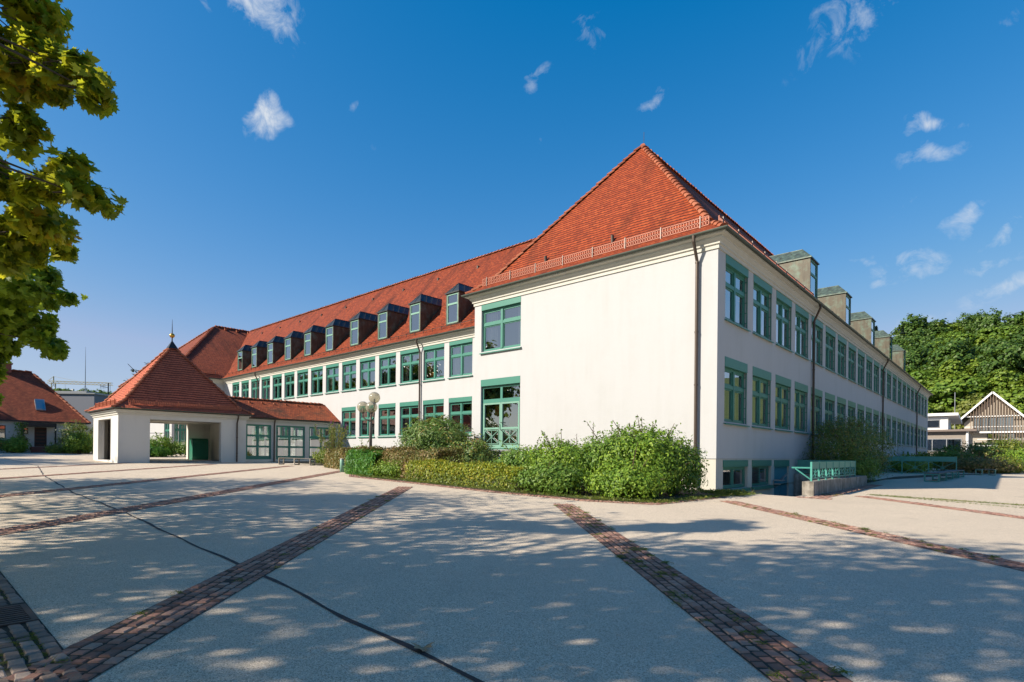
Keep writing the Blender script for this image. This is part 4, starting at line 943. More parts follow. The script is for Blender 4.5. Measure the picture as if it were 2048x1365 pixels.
# ================================================================ far buildings, right
MODB = thing('modern_annex', 'white cube on flat roofed grey brick ground floor', 'building', (0, 80, 0))
b = MB(); b.box(-6, 80, -.4, 3.45, 88, 4.98); b.build('wall', M_GREYB, MODB)
b = MB(); b.box(-6, 80.6, 5.3, 1.02, 86, 7.1); b.build('upper_wall', M_WHITE, MODB)
b = MB(); b.box(-6.4, 79.3, 4.984, 4.2, 88.5, 5.28); b.build('roof', M_GUARDZ, MODB)
b = MB(); b.add([(-6.4, 79.9, 7.25), (2.2, 79.9, 7.25), (2.2, 88, 6.4), (-6.4, 88, 6.4), (-6.4, 79.9, 7.62), (2.2, 79.9, 7.62), (2.2, 88, 6.75), (-6.4, 88, 6.75)], [(3, 2, 1, 0), (4, 5, 6, 7), (0, 1, 5, 4), (1, 2, 6, 5), (2, 3, 7, 6), (3, 0, 4, 7)]); b.build('upper_roof', M_WHITE, MODB)
def glazing(parent, x0, z0, x1, z1, y, n, m=M_ZINC, name='window', back=None):
    f = MB(); e = .10
    f.box(x0, y-.05, z0, x1, y-.005, z0+e); f.box(x0, y-.05, z1-e, x1, y-.005, z1)
    for i in range(n+1): xx = x0+(x1-x0-e)*i/n; f.box(xx, y-.052, z0+e, xx+e, y-.004, z1-e)
    f.poly([(x0, y-.006, z0), (x1, y-.006, z0), (x1, y-.006, z1), (x0, y-.006, z1)], 1)
    o = f.build(name, [m, back or M_DARK], parent); p = MB(); p.poly([(x0, y-.03, z0), (x1, y-.03, z0), (x1, y-.03, z1), (x0, y-.03, z1)]); p.build('pane', M_GLASS, o); return o
glazing(MODB, -4, 2.2, 2.6, 4.0, 80, 4); glazing(MODB, -4, 5.55, .12, 6.75, 80.6, 2)
b = MB(); b.tube([(3.2, 79.85, -.4), (3.2, 79.85, 4.98)], .17, 10); b.build('column', M_WHITE, MODB)
b = MB(); b.box(-.6, 79.92, .2, 3.4, 79.995, 1.5); b.build('green_panel', M_DGREEN, MODB)
b = MB(); b.tube([(1.2, 90, -.3), (1.2, 90, 11.4)], .05, 6); t = thing('thin_flagpole', 'thin pale pole rising behind the white cube', 'pole', (1.2, 90, -.3)); b.build('pole', M_ZINC, t)
TIM = thing('timber_gable_house', 'gabled house faced with vertical timber slats over large glazing', 'house', (5.5, 98, 0)); TY = 98.0
b = MB(); b.box(1.9, TY+.8, -.3, 9.6, TY+16, 7.0); b.poly([(1.9, TY+.8, 7.0), (9.6, TY+.8, 7.0), (5.45, TY+.8, 11.2)]); b.build('wall', M_BEIGE, TIM)
b = MB(); hp = (5.45, 11.7); zl = (1.2, 7.2); zr_ = (10.2, 6.6)
for (a, q) in ((zl, hp), (hp, zr_)):
    b.add([(a[0], TY-.3, a[1]), (q[0], TY-.3, q[1]), (q[0], TY+16, q[1]), (a[0], TY+16, a[1]), (a[0], TY-.3, a[1]+.22), (q[0], TY-.3, q[1]+.22), (q[0], TY+16, q[1]+.22), (a[0], TY+16, a[1]+.22)], [(3, 2, 1, 0), (4, 5, 6, 7), (0, 1, 5, 4), (1, 2, 6, 5), (2, 3, 7, 6), (3, 0, 4, 7)])
b.build('roof', M_SLATE, TIM)
b = MB()
for (a, q) in ((zl, hp), (hp, zr_)): b.bar((a[0], TY-.36, a[1]+.14), (q[0], TY-.36, q[1]+.14), .10, .26)
b.build('verge_board', M_WHITE, TIM)
b = MB(); b.box(2.0, TY-.1, 7.95, 9.4, TY+.05, 8.1); b.box(2.0, TY-.25, 5.35, 9.9, TY+.78, 5.6); b.box(3.4, TY-.25, 3.2, 9.9, TY+.78, 3.4); b.box(2.0, TY-.12, 6.3, 9.9, TY-.04, 6.4); b.box(3.6, TY-.12, 4.3, 9.9, TY-.04, 4.38); b.build('balcony', M_WHITE, TIM)
b = MB()
for i in range(25):
    x = 1.75+.345*i; zt = (hp[1]-(hp[0]-x)*(hp[1]-zl[1])/(hp[0]-zl[0])) if x < hp[0] else (hp[1]-(x-hp[0])*(hp[1]-zr_[1])/(zr_[0]-hp[0]))
    b.box(x-.042, TY-.27, 8.1 if x < 2.6 else (3.4 if x > 5.3 else 5.6), x+.042, TY-.17, zt)
    if zt > 8.6: b.box(x+.13, TY-.02, 8.12, x+.21, TY+.06, zt-.35)
b.build('timber_slats', M_SLAT, TIM)
glazing(TIM, 3.0, 5.62, 8.0, 7.9, TY+.8, 5, M_DARK, back=M_CURTAIN); glazing(TIM, 4.8, 3.42, 8.2, 5.3, TY+.8, 4, M_DARK, back=M_GREYFAC); glazing(TIM, 4.0, .4, 8.2, 3.1, TY+.8, 4, M_DARK)
b = MB(); b.box(3.2, TY+.1, 3.6, 5.0, TY+.79, 3.85); b.box(3.3, TY+.3, .2, 4.9, TY+.79, 3.6); b.build('entrance_canopy', M_DARK, TIM)
def loc(b, name, m, parent):
    o = b.build(name, m, parent); o.matrix_parent_inverse = Matrix.Identity(4); return o
for a, d0, lab in ((84, 104, 'hipped slate roof house half hidden behind the timber gable'), (97, 104, 'wide slate roof house at the right edge behind the timber gable')):
    c = D_(a, d0); t = thing('slate_roof_house', lab, 'house', (c.x, c.y+12, -2.2))
    b = MB(); b.box(-5, 0, .5, 5, 10, 10.2); loc(b, 'wall', M_WHITE, t)
    b = MB(); b.add([(-5.6, -.6, 10.2), (5.6, -.6, 10.2), (5.6, 10.6, 10.2), (-5.6, 10.6, 10.2), (-1, 5, 12.9), (1, 5, 12.9)], [(0, 1, 5, 4), (1, 2, 5), (2, 3, 4, 5), (3, 0, 4), (3, 2, 1, 0)]); r_ = loc(b, 'roof', M_SLATE, t)
    b = MB(); b.box(-1.6, 3.2, 11.6, -.8, 4.0, 13.6); b.build('chimney', M_ZINC, r_)

# ================================================================ street furniture
c = (-16.45, -3.2); gz = G(*c); LAMP = thing('street_lamp', 'brown lamp post carrying three smoked glass globes', 'lamp', (c[0], c[1], gz))
b = MB(); b.tube([(c[0], c[1], gz-.1), (c[0], c[1], 2.75), (c[0], c[1], 2.8)], [.085, .075, .06], 12); b.tube([(c[0], c[1], 2.8), (c[0], c[1], 3.05)], [.06, .05], 10); b.build('post', M_LAMPPOST, LAMP, smooth=True)
GL = [(-.30, -.27, 3.55), (.26, -.14, 3.52), (-.02, .22, 4.05)]
for gx_, gy_, z in GL:
    a = MB(); h = math.hypot(gx_, gy_)
    a.tube([(c[0], c[1], 2.88), (c[0]+gx_*.55, c[1]+gy_*.55, 2.9), (c[0]+gx_*.93, c[1]+gy_*.93, 3.02), (c[0]+gx_, c[1]+gy_, 3.18), (c[0]+gx_, c[1]+gy_, z-.27)], .035, 8)
    a.tube([(c[0]+gx_, c[1]+gy_, z-.32), (c[0]+gx_, c[1]+gy_, z-.25)], [.06, .11], 12); A_ = a.build('arm', M_LAMPPOST, LAMP, smooth=True)
    g = MB(); g.ball((c[0]+gx_, c[1]+gy_, z), .29, 28, 18); g.build('globe', M_GLOBE, LAMP, smooth=True)
    g = MB(); g.tube([(c[0]+gx_, c[1]+gy_, z-.25), (c[0]+gx_, c[1]+gy_, z-.05)], [.05, .04], 8); g.build('bulb_holder', M_ZINC, A_)
def bench(name, label, p, q, w, h, nfr, mf, ms, group=None):
    p = Vector(p); q = Vector(q); d = (q-p); L = d.length; d.normalize(); n = Vector((-d.y, d.x))
    z0 = G(p.x, p.y); t = thing(name, label, 'bench', ((p.x+q.x)/2, (p.y+q.y)/2, z0), group)
    W = lambda s, o, z: (p.x+d.x*s+n.x*o, p.y+d.y*s+n.y*o, G(p.x+d.x*s, p.y+d.y*s)+z)
    for i in range(nfr):
        s = .04+(L-.08)*i/(nfr-1); b = MB()
        for a, c_ in (((-w/2, .03), (w/2, .03)), ((-w/2, h-.07), (w/2, h-.07))): b.bar(W(s, a[0], a[1]), W(s, c_[0], c_[1]), .07, .06)
        for o in (-w/2+.03, w/2-.03): b.bar(W(s, o, .06), W(s, o, h-.1), .07, .06)
        b.build('leg_frame', mf, t)
    b = MB(); k = 5
    for i in range(k): o = -w/2+w*(i+.5)/k; b.bar(W(0, o, h-.02), W(L, o, h-.02), w/k-.015, .04)
    b.build('seat', ms, t)
bench('bench', 'long slatted bench on teal frames in the school shadow', (4.66, 16.9), (5.15, 27.5), .66, .46, 5, M_TEAL, M_WOODGREY)
bench('bench', 'short bench on pale blue frame beside the far shrubs', (6.0, 33.0), (6.75, 34.0), .5, .46, 2, M_GREEN2, M_WOODGREY)
bench('bench', 'low grey slatted bench before the glazed corridor', (-27.9, -2.35), (-25.6, -1.35), .5, .45, 3, M_CONC, M_WOODGREY)
b = MB(); c = (-17.35, -4.25); gz = G(*c); b.tube([(c[0], c[1], gz-.05), (c[0], c[1], gz+.60), (c[0], c[1], gz+.64)], [.11, .11, .08], 14)
t = thing('bollard_bin', 'small pale green cylindrical bin at the hedge end', 'bin', (c[0], c[1], gz)); b.build('body', M_GREEN2, t, smooth=True)
b = MB(); b.tube([(c[0], c[1], gz+.645), (c[0], c[1], gz+.68)], [.12, .11], 14); b.build('lid', M_ZINC, t)
# low concrete wall of the ramp with its railing
RW_ = thing('ramp_wall', 'low weathered concrete wall flanking the basement ramp', 'wall', (2.75, 5, 0))
b = MB(); b.box(2.602, .72, -1.2, 2.95, 9.3, .43); b.box(0.0, 9.502, -1.2, 2.6, 9.75, .43); b.box(2.602, 9.302, -1.2, 2.95, 9.75, .43); b.box(2.602, 0.0, -1.2, 2.75, .718, G(2.7, .3)+.01); b.build('body', M_CONC, RW_)
def railing(name, label, p, q, z0, z1, band, n, group=None, extra=None):
    p = Vector(p); q = Vector(q); d = q-p; L = d.length; d.normalize()
    t = thing(name, label, 'railing', (p.x, p.y, z0)); W = lambda s, z: (p.x+d.x*s, p.y+d.y*s, z)
    b = MB(); b.bar(W(0, z1-band/2), W(L, z1-band/2), .03, band); b.build('band_panel', M_TEAL, t)
    for s in [L*i/n for i in range(n+1)]:
        b = MB(); b.bar(W(s, z0), W(s, z1+.0), .06, .06); b.build('post', M_TEAL, t)
    b = MB(); zb = z0+.09; zt = z1-band
    b.bar(W(.031, zb), W(L-.031, zb), .035, .045)
    for i in range(n):
        s0, s1 = L*i/n+.031, L*(i+1)/n-.031; m_ = (s0+s1)/2
        b.bar(W(s0, zb+.02), W(s1, zt-.01), .018, .026); b.bar(W(s0, zt-.01), W(s1, zb+.02), .018, .026); b.bar(W(m_, zb+.02), W(m_, zt-.01), .017, .024)
        rr = min(.09, (s1-s0)*.12); b.tube([W(m_+rr*math.cos(k*math.pi/6), (zb+zt)/2+rr*math.sin(k*math.pi/6)) for k in range(13)], .013, 5)
    b.build('cross_bars', M_TEAL, t); return t
t = railing('railing', 'teal cross pattern railing on the low concrete wall', (2.76, 1.2), (2.76, 8.2), .43, 1.08, .24, 7)
b = MB(); b.bar((2.74, 1.2, .88), (2.2, 1.0, .88), .05, .05); b.bar((2.72, 1.2, .5), (2.3, 1.03, .85), .04, .04); b.build('side_bracket', M_TEAL, t)
railing('railing', 'teal railing across the ramp against the school wall', (2.5, 9.62), (.15, 9.62), .43, 1.10, .34, 2)
railing('railing', 'long teal railing with wide cross bays behind the slatted bench', (5.0, 28.6), (.45, 28.6), G(3, 28), 1.35, .34, 3)
# drain grate, dry leaf
DG = thing('drain_grate', 'rusty slotted drain grate in the paver strip', 'drain', (1.75, -18.85, G(1.7, -18.8)))
b = MB(); z = G(1.75, -18.85)+.004
b.box(1.42, -18.72, z, 2.08, -18.68, z+.012); b.box(1.42, -19.28, z, 2.08, -19.24, z+.012); b.box(1.42, -19.24, z, 1.46, -18.72, z+.012); b.box(2.04, -19.24, z, 2.08, -18.72, z+.012); b.build('frame', M_IRON, DG)
b = MB(); 
for k in range(8): x = 1.48+k*.07; b.box(x, -19.238, z-.002, x+.036, -18.722, z+.010)
b.build('bars', M_IRON, DG)
b = MB(); b.poly([(1.47, -19.24, z-.008), (2.03, -19.24, z-.008), (2.03, -18.70, z-.008), (1.47, -18.70, z-.008)]); b.build('gully', M_DARK, DG)

# ================================================================ foliage
LEAFS = {
 'maple': [(0, 0), (.12, .10), (.42, .02), (.36, .17), (.56, .30), (.38, .36), (.42, .62), (.22, .52), (.16, .74), (0, 1.02), (-.16, .74), (-.22, .52), (-.42, .62), (-.38, .36), (-.56, .30), (-.36, .17), (-.42, .02), (-.12, .10)],
 'oval': [(0, 0), (.22, .3), (.2, .65), (0, 1), (-.2, .65), (-.22, .3)],
 'lance': [(0, 0), (.13, .35), (.1, .7), (0, 1), (-.1, .7), (-.13, .35)],
 'quad': [(0, 0), (.35, .5), (0, 1), (-.35, .5)],
 'clump': [(-.1, 0), (.45, .1), (.55, .6), (.15, 1), (-.45, .85), (-.5, .3)],
 'blade': [(-.05, 0), (.05, 0), (.02, .6), (0, 1), (-.02, .6)],
 'needle': [(-.06, 0), (.06, 0), (.16, .5), (0, 1), (-.16, .5)]}
def leaf_mesh(name, P, N, S, shape, mats, rg, up=None, midx=None, fold=.18):
    shp = np.array(LEAFS[shape]); k = len(shp); n = len(P)
    N = N/np.maximum(1e-6, np.linalg.norm(N, axis=1, keepdims=True))
    a = rg.normal(size=(n, 3)) if up is None else up + rg.normal(size=(n, 3))*.35
    Tn = np.cross(a, N); Tn /= np.maximum(1e-6, np.linalg.norm(Tn, axis=1, keepdims=True)); Bn = np.cross(N, Tn)
    V = P[:, None, :] + S[:, None, None]*(shp[None, :, 0, None]*Tn[:, None, :] + (shp[None, :, 1, None]-.4)*Bn[:, None, :] + (np.abs(shp[None, :, 0, None])*fold)*N[:, None, :])
    me = bpy.data.meshes.new(name); V = V.reshape(-1, 3)
    me.vertices.add(n*k); me.vertices.foreach_set('co', V.astype(np.float32).ravel())
    me.loops.add(n*k); me.loops.foreach_set('vertex_index', np.arange(n*k, dtype=np.int32))
    me.polygons.add(n); me.polygons.foreach_set('loop_start', np.arange(0, n*k, k, dtype=np.int32))
    for m in (mats if isinstance(mats, list) else [mats]): me.materials.append(m)
    if midx is not None: me.polygons.foreach_set('material_index', midx.astype(np.int32))
    me.update(calc_edges=True); return me
def ellip_clumps(rg, c, r, nclump, per, csize, up_bias=.3, shell=.75, zmin=-.6):
    """leaf points gathered in clumps over an ellipsoid; normals point outward and up"""
    d = rg.normal(size=(nclump*3, 3)); d /= np.linalg.norm(d, axis=1, keepdims=True); d = d[d[:, 2] > zmin][:nclump]; nclump = len(d)
    rad = shell + (1.02-shell)*rg.random(nclump)**.7; rad *= 1 + .10*np.sin(d[:, 0]*5+c[0])*np.cos(d[:, 1]*6+c[1])
    C = np.array(c) + d*rad[:, None]*np.array(r)
    cs = csize*(.6+.8*rg.random(nclump))
    P = np.repeat(C, per, 0) + np.clip(rg.normal(size=(nclump*per, 3)), -1.5, 1.5)*np.repeat(cs, per)[:, None]*np.array([1, 1, .75])
    N = np.repeat(d, per, 0)*.8 + (P-np.repeat(C, per, 0))/np.repeat(cs, per)[:, None]*.5 + np.array([0, 0, up_bias]) + rg.normal(size=(len(P), 3))*.45
    return P, N, C
def twigs(b, root, tips, r0=.03, r1=.008, rr=None):
    rr = rr or random
    for t in tips:
        p = Vector(root)+Vector((rr.uniform(-.15, .15), rr.uniform(-.15, .15), 0)); q = Vector(t); m = p.lerp(q, .5)+Vector((0, 0, .15*(q-p).length))
        b.tube([p, m, q], [r0, (r0+r1)/2, r1], 5)
def shrub(name, label, cat, c, r, m, leaf=.09, shape='oval', n=2600, clump=.16, group=None, nclump=None, shell=.6, spikes=0, flat_top=False, seed=1, zmin=-.85, leafvar=.5, up_bias=.35):
    n = int(n*1.9)
    rg = np.random.default_rng(seed); gz = G(c[0], c[1]); cc = (c[0], c[1], gz + r[2]*.52); rr = (r[0], r[1], r[2]*.52)
    nclump = nclump or max(30, n//28); P, N, C = ellip_clumps(rg, cc, rr, nclump, max(4, n//nclump), clump, up_bias, shell, zmin)
    # inner fill
    d = rg.normal(size=(n//3, 3)); d /= np.linalg.norm(d, axis=1, keepdims=True); Q = np.array(cc)+d*np.array(rr)*(.3+.55*rg.random((len(d), 1)))
    P = np.vstack([P, Q]); N = np.vstack([N, d+rg.normal(size=d.shape)*.5+[0, 0, .3]])
    if flat_top: P[:, 2] = np.minimum(P[:, 2], gz+r[2]+rg.normal(size=len(P))*.035)
    tips = [tuple(x) for x in C[rg.integers(0, len(C), 10)]]
    for k in range(spikes):
        a = rg.random()*6.28; s = .75*rg.random(); base = np.array([c[0]+math.cos(a)*r[0]*s, c[1]+math.sin(a)*r[1]*s, gz+r[2]*(.8)]); dirv = np.array([rg.normal()*.45, rg.normal()*.45, 1.0]); L = .35+.55*rg.random()
        kk = 26; t = rg.random(kk)[:, None]; SP = base+dirv*L*t+rg.normal(size=(kk, 3))*.05; P = np.vstack([P, SP]); N = np.vstack([N, rg.normal(size=(kk, 3))+[0, 0, .6]]); tips.append(tuple(base+dirv*L))
    keep = P[:, 2] > gz+.01; P = P[keep]; N = N[keep]; S = leaf*(1-leafvar/2+leafvar*rg.random(len(P)))
    t = thing(name, label, cat, (c[0], c[1], gz), group)
    me = leaf_mesh('foliage', P, N, S, shape, m, rg); part('foliage', me, t)
    b = MB(); twigs(b, (c[0], c[1], gz), tips); b.build('stems', M_TWIG, t); return t
# planting under the gable, right part of the bed
shrub('shrub', 'leafy green shrub below the french door, next to the yellow hedge', 'shrub', (-5.1, -4.2), (1.25, 1.2, 1.35), L_SHRUBM, .10, n=3600, spikes=5, seed=11)
shrub('shrub', 'broad mid green shrub against the blank gable wall', 'shrub', (-3.3, -4.5), (1.35, 1.3, 1.55), L_SHRUB, .10, n=4200, spikes=6, seed=12)
shrub('shrub', 'tall feathery topped shrub in the middle of the gable bed', 'shrub', (-1.9, -3.7), (1.3, 1.25, 1.85), L_SHRUBM, .10, n=4200, spikes=8, seed=13)
shrub('shrub', 'tallest bright green shrub with arching shoots before the downpipe', 'shrub', (-.75, -3.75), (1.35, 1.4, 2.0), L_SHRUB, .10, n=5000, spikes=9, seed=14)
shrub('shrub', 'corner shrub spilling past the building corner', 'shrub', (-.35, -2.6), (.85, 1.2, 1.6), L_SHRUBM, .10, n=3000, spikes=5, seed=15)
shrub('shrub', 'low glossy shrub at the pointed front of the bed', 'shrub', (-.5, -5.35), (1.2, .85, .95), L_SHRUB, .09, n=3000, spikes=2, seed=16)
shrub('shrub', 'low rounded shrub along the brick border, right of the yellow hedge', 'shrub', (-2.9, -5.75), (1.3, .75, .85), L_SHRUBM, .09, n=2800, spikes=2, seed=17)
# long spikes of mullein
for i, (x, y, h, lab) in enumerate([(-3.05, -3.2, 2.35, 'taller bare flower spike against the white gable'), (-3.75, -3.2, 1.95, 'shorter bare flower spike against the white gable')]):
    gz = G(x, y); t = thing('flower_spike', lab, 'plant', (x, y, gz)); b = MB(); b.tube([(x, y, gz), (x+.02, y, gz+h)], [.015, .006], 5)
    for k in range(22):
        z = gz+h*.45+h*.55*k/22; a = k*2.4; l = .18*(1-k/24); b.tube([(x, y, z), (x+math.cos(a)*l, y+math.sin(a)*l, z+.04)], [.009, .004], 4)
    b.build('stem', M_TWIG, t)
# yellow hedge
def hedge(name, label, p, q, w, h, m, n, leaf, shape, seed, cat='hedge', zvar=.08, m2=None):
    rg = np.random.default_rng(seed); p = np.array(p); q = np.array(q); L = np.linalg.norm(q-p); d = (q-p)/L; nn = np.array([-d[1], d[0]])
    s = rg.random(n); f = rg.random(n); o = np.zeros(n); z = np.zeros(n); nx = np.zeros((n, 3))
    side = rg.integers(0, 10, n); hh = h*(1+zvar*np.sin(s*L*2.1+seed)+zvar*.6*np.sin(s*L*5.3))
    top = side < 5; o[top] = (f[top]-.5)*w; z[top] = hh[top]; nx[top] = [0, 0, 1]
    for k, sg_ in ((1, -1), (2, 1)):
        kk = (side >= 5) & (side < 9) if k == 1 else side == 9
        o[kk] = sg_*w/2; z[kk] = f[kk]*hh[kk]; nx[kk] = np.array([nn[0]*sg_, nn[1]*sg_, .3])
    o *= 1 - .12*(z/h)**3; P = p + d*(s*L)[:, None] + nn*o[:, None]; P3 = np.column_stack([P, z]) + rg.normal(size=(n, 3))*.045*[1, 1, 1.2]
    P3[:, 2] += np.array([G(a, c_) for a, c_ in P]); N = nx + rg.normal(size=(n, 3))*.6
    e0 = np.abs(s-.5)*L; t = thing(name, label, cat, (float((p+q)[0]/2), float((p+q)[1]/2), G(*((p+q)/2))))
    mi = None
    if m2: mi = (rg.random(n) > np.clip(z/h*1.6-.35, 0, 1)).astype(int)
    part('foliage', leaf_mesh('foliage', P3, N, leaf*(.7+.6*rg.random(n)), shape, [m, m2] if m2 else m, rg, midx=mi), t)
    b = MB()
    for i in range(int(L/.35)):
        c_ = p+d*(L*(i+.5)/int(L/.35)); g = G(c_[0], c_[1]); b.tube([(c_[0], c_[1], g), (c_[0]+.1*math.sin(i), c_[1]+.05, g+h*.85)], [.02, .008], 5)
        pass
    b.build('stems', M_TWIG, t); return t
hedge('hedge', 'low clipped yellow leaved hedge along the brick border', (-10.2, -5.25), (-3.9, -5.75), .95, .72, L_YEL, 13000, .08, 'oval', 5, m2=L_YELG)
hedge('hedge', 'bright green feathery conifer hedge end beside the bin', (-15.9, -4.25), (-12.9, -4.75), 1.3, 1.0, L_CON, 14000, .11, 'needle', 6)
hedge('hedge', 'brownish spirea mass behind the yellow hedge', (-15.2, -4.0), (-8.9, -4.5), 1.6, 1.05, L_HEATH, 22000, .085, 'quad', 8, 'shrubbery', .13)
hedge('hedge', 'brown green spirea bank left of the lamp post', (-22.6, -1.35), (-17.2, -2.6), 1.6, .95, L_HEATH, 15000, .095, 'quad', 9, 'shrubbery', .14)
shrub('shrub', 'leafy low shrub with yellow green leaves at the front of the brown mass', 'shrub', (-12.2, -5.0), (1.1, .6, .7), L_SHRUB, .075, n=1800, seed=21)
shrub('shrub', 'big round glossy shrub in front of the ground floor windows', 'shrub', (-13.45, -1.5), (1.8, 1.6, 2.65), L_ROUND, .18, 'lance', n=6000, clump=.20, spikes=3, seed=22, shell=.82, zmin=-.7)
shrub('shrub', 'dark lower shrub between the round shrub and the gable edge', 'shrub', (-11.0, -1.4), (1.25, 1.1, 1.7), L_DARKB, .12, n=2600, spikes=5, seed=23)
shrub('shrub', 'small shrub left flank of the big round shrub', 'shrub', (-15.2, .3), (1.1, 1.0, 1.75), L_ROUND, .14, 'lance', n=1900, spikes=4, seed=24)
shrub('shrub', 'leggy dark leaved shrub right behind the lamp post', 'shrub', (-18.1, 1.4), (1.6, .9, 1.55), L_SHRUBM, .10, n=1700, spikes=9, seed=25)
shrub('shrub', 'green ground shrub by the corridor foot, under the buddleia', 'shrub', (-22.6, .3), (1.7, 1.0, 1.15), L_SHRUB, .11, n=2600, spikes=3, seed=26)
shrub('shrub', 'tangled green shrub behind the grey bench', 'shrub', (-26.2, .1), (1.4, .9, 1.0), L_YELG, .11, n=1900, spikes=4, seed=27)
# buddleia with magenta panicles
c = (-25.0, -.2); gz = G(*c); rg = np.random.default_rng(31); t = thing('buddleia', 'tall airy buddleia with magenta flowers before the glazed corridor', 'shrub', (c[0], c[1], gz))
b = MB(); PP = []; NN = []; FP = []
for k in range(26):
    a = rg.random()*6.28; sp = .25+1.25*rg.random(); top = np.array([c[0]+math.cos(a)*sp*1.1, c[1]+math.sin(a)*sp*.8, gz+3.0-1.0*sp*rg.random()-.4*rg.random()]); base = np.array([c[0]+.2*math.cos(a), c[1]+.2*math.sin(a), gz]); mid = base*.5+top*.5+np.array([0, 0, .35])
    b.tube([tuple(base), tuple(mid), tuple(top)], [.018, .011, .004], 5)
    for j in range(80):
        s = .25+.75*rg.random(); pt = base*(1-s)**2+2*s*(1-s)*mid+s*s*top; PP.append(pt+rg.normal(size=3)*.09); NN.append(rg.normal(size=3)+[0, 0, .5])
    if k % 2 == 0:
        for j in range(14): FP.append(top+np.array([0, 0, .02*j])+rg.normal(size=3)*.02)
PP = np.array(PP); part('foliage', leaf_mesh('foliage', PP, np.array(NN), .15*(.6+.7*rg.random(len(PP))), 'lance', L_BUD, rg), t); b.build('stems', M_TWIG, t)
FP = np.array(FP); part('flowers', leaf_mesh('flowers', FP, rg.normal(size=FP.shape), .05*np.ones(len(FP)), 'quad', L_FLOWER, rg), t)
# right wing shrubs
shrub('shrub', 'large dark feathery shrub beside the ramp railing, against the shaded wall', 'shrub', (1.6, 13.2), (1.75, 3.3, 3.15), L_DARKB, .11, 'lance', n=9000, clump=.25, spikes=22, seed=41, shell=.62)
shrub('shrub', 'low dark green shrub at the foot of the feathery shrub', 'shrub', (2.3, 11.0), (.95, 1.3, 1.3), L_SHRUBM, .10, 'lance', n=2600, spikes=4, seed=42)
for i, (x, y, rx, ry, h, m, lab) in enumerate([(5.3, 47, 2.2, 2.6, 2.5, L_DARKB, 'dark bushy shrub before the grey brick annex'), (3.2, 44, 2.0, 2.4, 1.9, L_SHRUBM, 'spreading green shrub right behind the long railing'), (7.4, 50, 1.9, 2.2, 3.0, L_YELG, 'tall yellow green shrub in front of the timber house'),
        (8.2, 47, 1.6, 1.8, 1.8, L_SHRUB, 'light green shrub beside the far path'), (5.7, 40, 2.3, 2.8, 1.15, L_HEATH, 'low brown green ground cover bush near the short bench'), (7.0, 43.0, 1.6, 2.2, 1.1, L_YELG, 'low yellow green bush at the bed tip by the path'), (1.6, 35, 1.2, 4, 1.1, L_SHRUBM, 'low leafy bush behind the long railing next to the wall')]):
    shrub('shrub', lab, 'shrub', (x, y), (rx, ry, h), m, .17, n=2200, clump=.28, spikes=5, seed=50+i)
# garden seen through and beside the pavilion
for i, (x, y, rx, ry, h, m, lab) in enumerate([(-48.5, -3.4, 1.2, 1.7, 1.6, L_SHRUB, 'bright green shrub seen through the pavilion'), (-46.5, -4.6, 1.0, 1.4, .9, L_CON, 'clipped low green bush seen through the pavilion'), (-47, -1.2, 1.2, 1.4, 1.3, L_SHRUBM, 'leafy bush seen through the pavilion right of the bright one'),
        (-44, 2.2, 1.5, 2.0, 2.2, L_YELG, 'yellow green shrub seen through the corridor glazing'), (-62, -6.9, 1.2, 1.6, 3.0, L_DARKB, 'small dark leafy tree against the cottage wall'), (-57.5, -7.6, .9, 1.0, 1.9, L_SHRUB, 'bright yellow green bush between cottage and pavilion'),
        (-60, -8.2, 1.6, 1.4, .75, L_YELG, 'low ground cover right of the cottage door'), (-61.5, -11.7, 1.0, 1.0, 1.25, L_SHRUB, 'bright green bush left of the cottage door'), (-62, -13.6, 1.2, 1.4, 1.5, L_DARKB, 'dark bush under the cottage window'), (-59.5, -6.6, .8, 1.0, 1.5, L_SHRUBM, 'pale stemmed bush at the right end of the cottage')]):
    shrub('shrub', lab, 'shrub', (x, y), (rx, ry, h), m, .16, n=1500, clump=.22, spikes=4, seed=70+i)
rg = np.random.default_rng(90); n = 900; P = np.column_stack([HX+1.25+rg.normal(size=n)*.18, -11.1+rg.normal(size=n)*.22, .9+2.9*rg.random(n)])
t = thing('climbing_plant', 'climbing plant column on the cottage porch', 'plant', (HX+1.2, -11.1, .9)); part('foliage', leaf_mesh('foliage', P, rg.normal(size=(n, 3))+[1, 0, .3], .13*(.7+.6*rg.random(n)), 'oval', L_SHRUBM, rg), t)
b = MB(); b.tube([(HX+1.22, -11.1, .9), (HX+1.22, -11.05, 3.6)], .03, 5); b.build('stems', M_TWIG, t)
# handrail of the far stairs
t = thing('stair_handrail', 'thin metal stair handrail seen through the pavilion', 'handrail', (-52, -3, .8)); b = MB(); z0 = G(-52, -3)
b.tube([(-52, -5.0, z0+2.0), (-52, -1.6, z0+2.15)], .03, 6); b.tube([(-52, -4.4, z0+.9), (-52, -1.9, z0+1.7)], .025, 6)
for y in (-5, -3.9, -2.8, -1.7): b.tube([(-52, y, z0), (-52, y, z0+2.1)], .025, 6)
b.build('rail', M_ZINC, t)
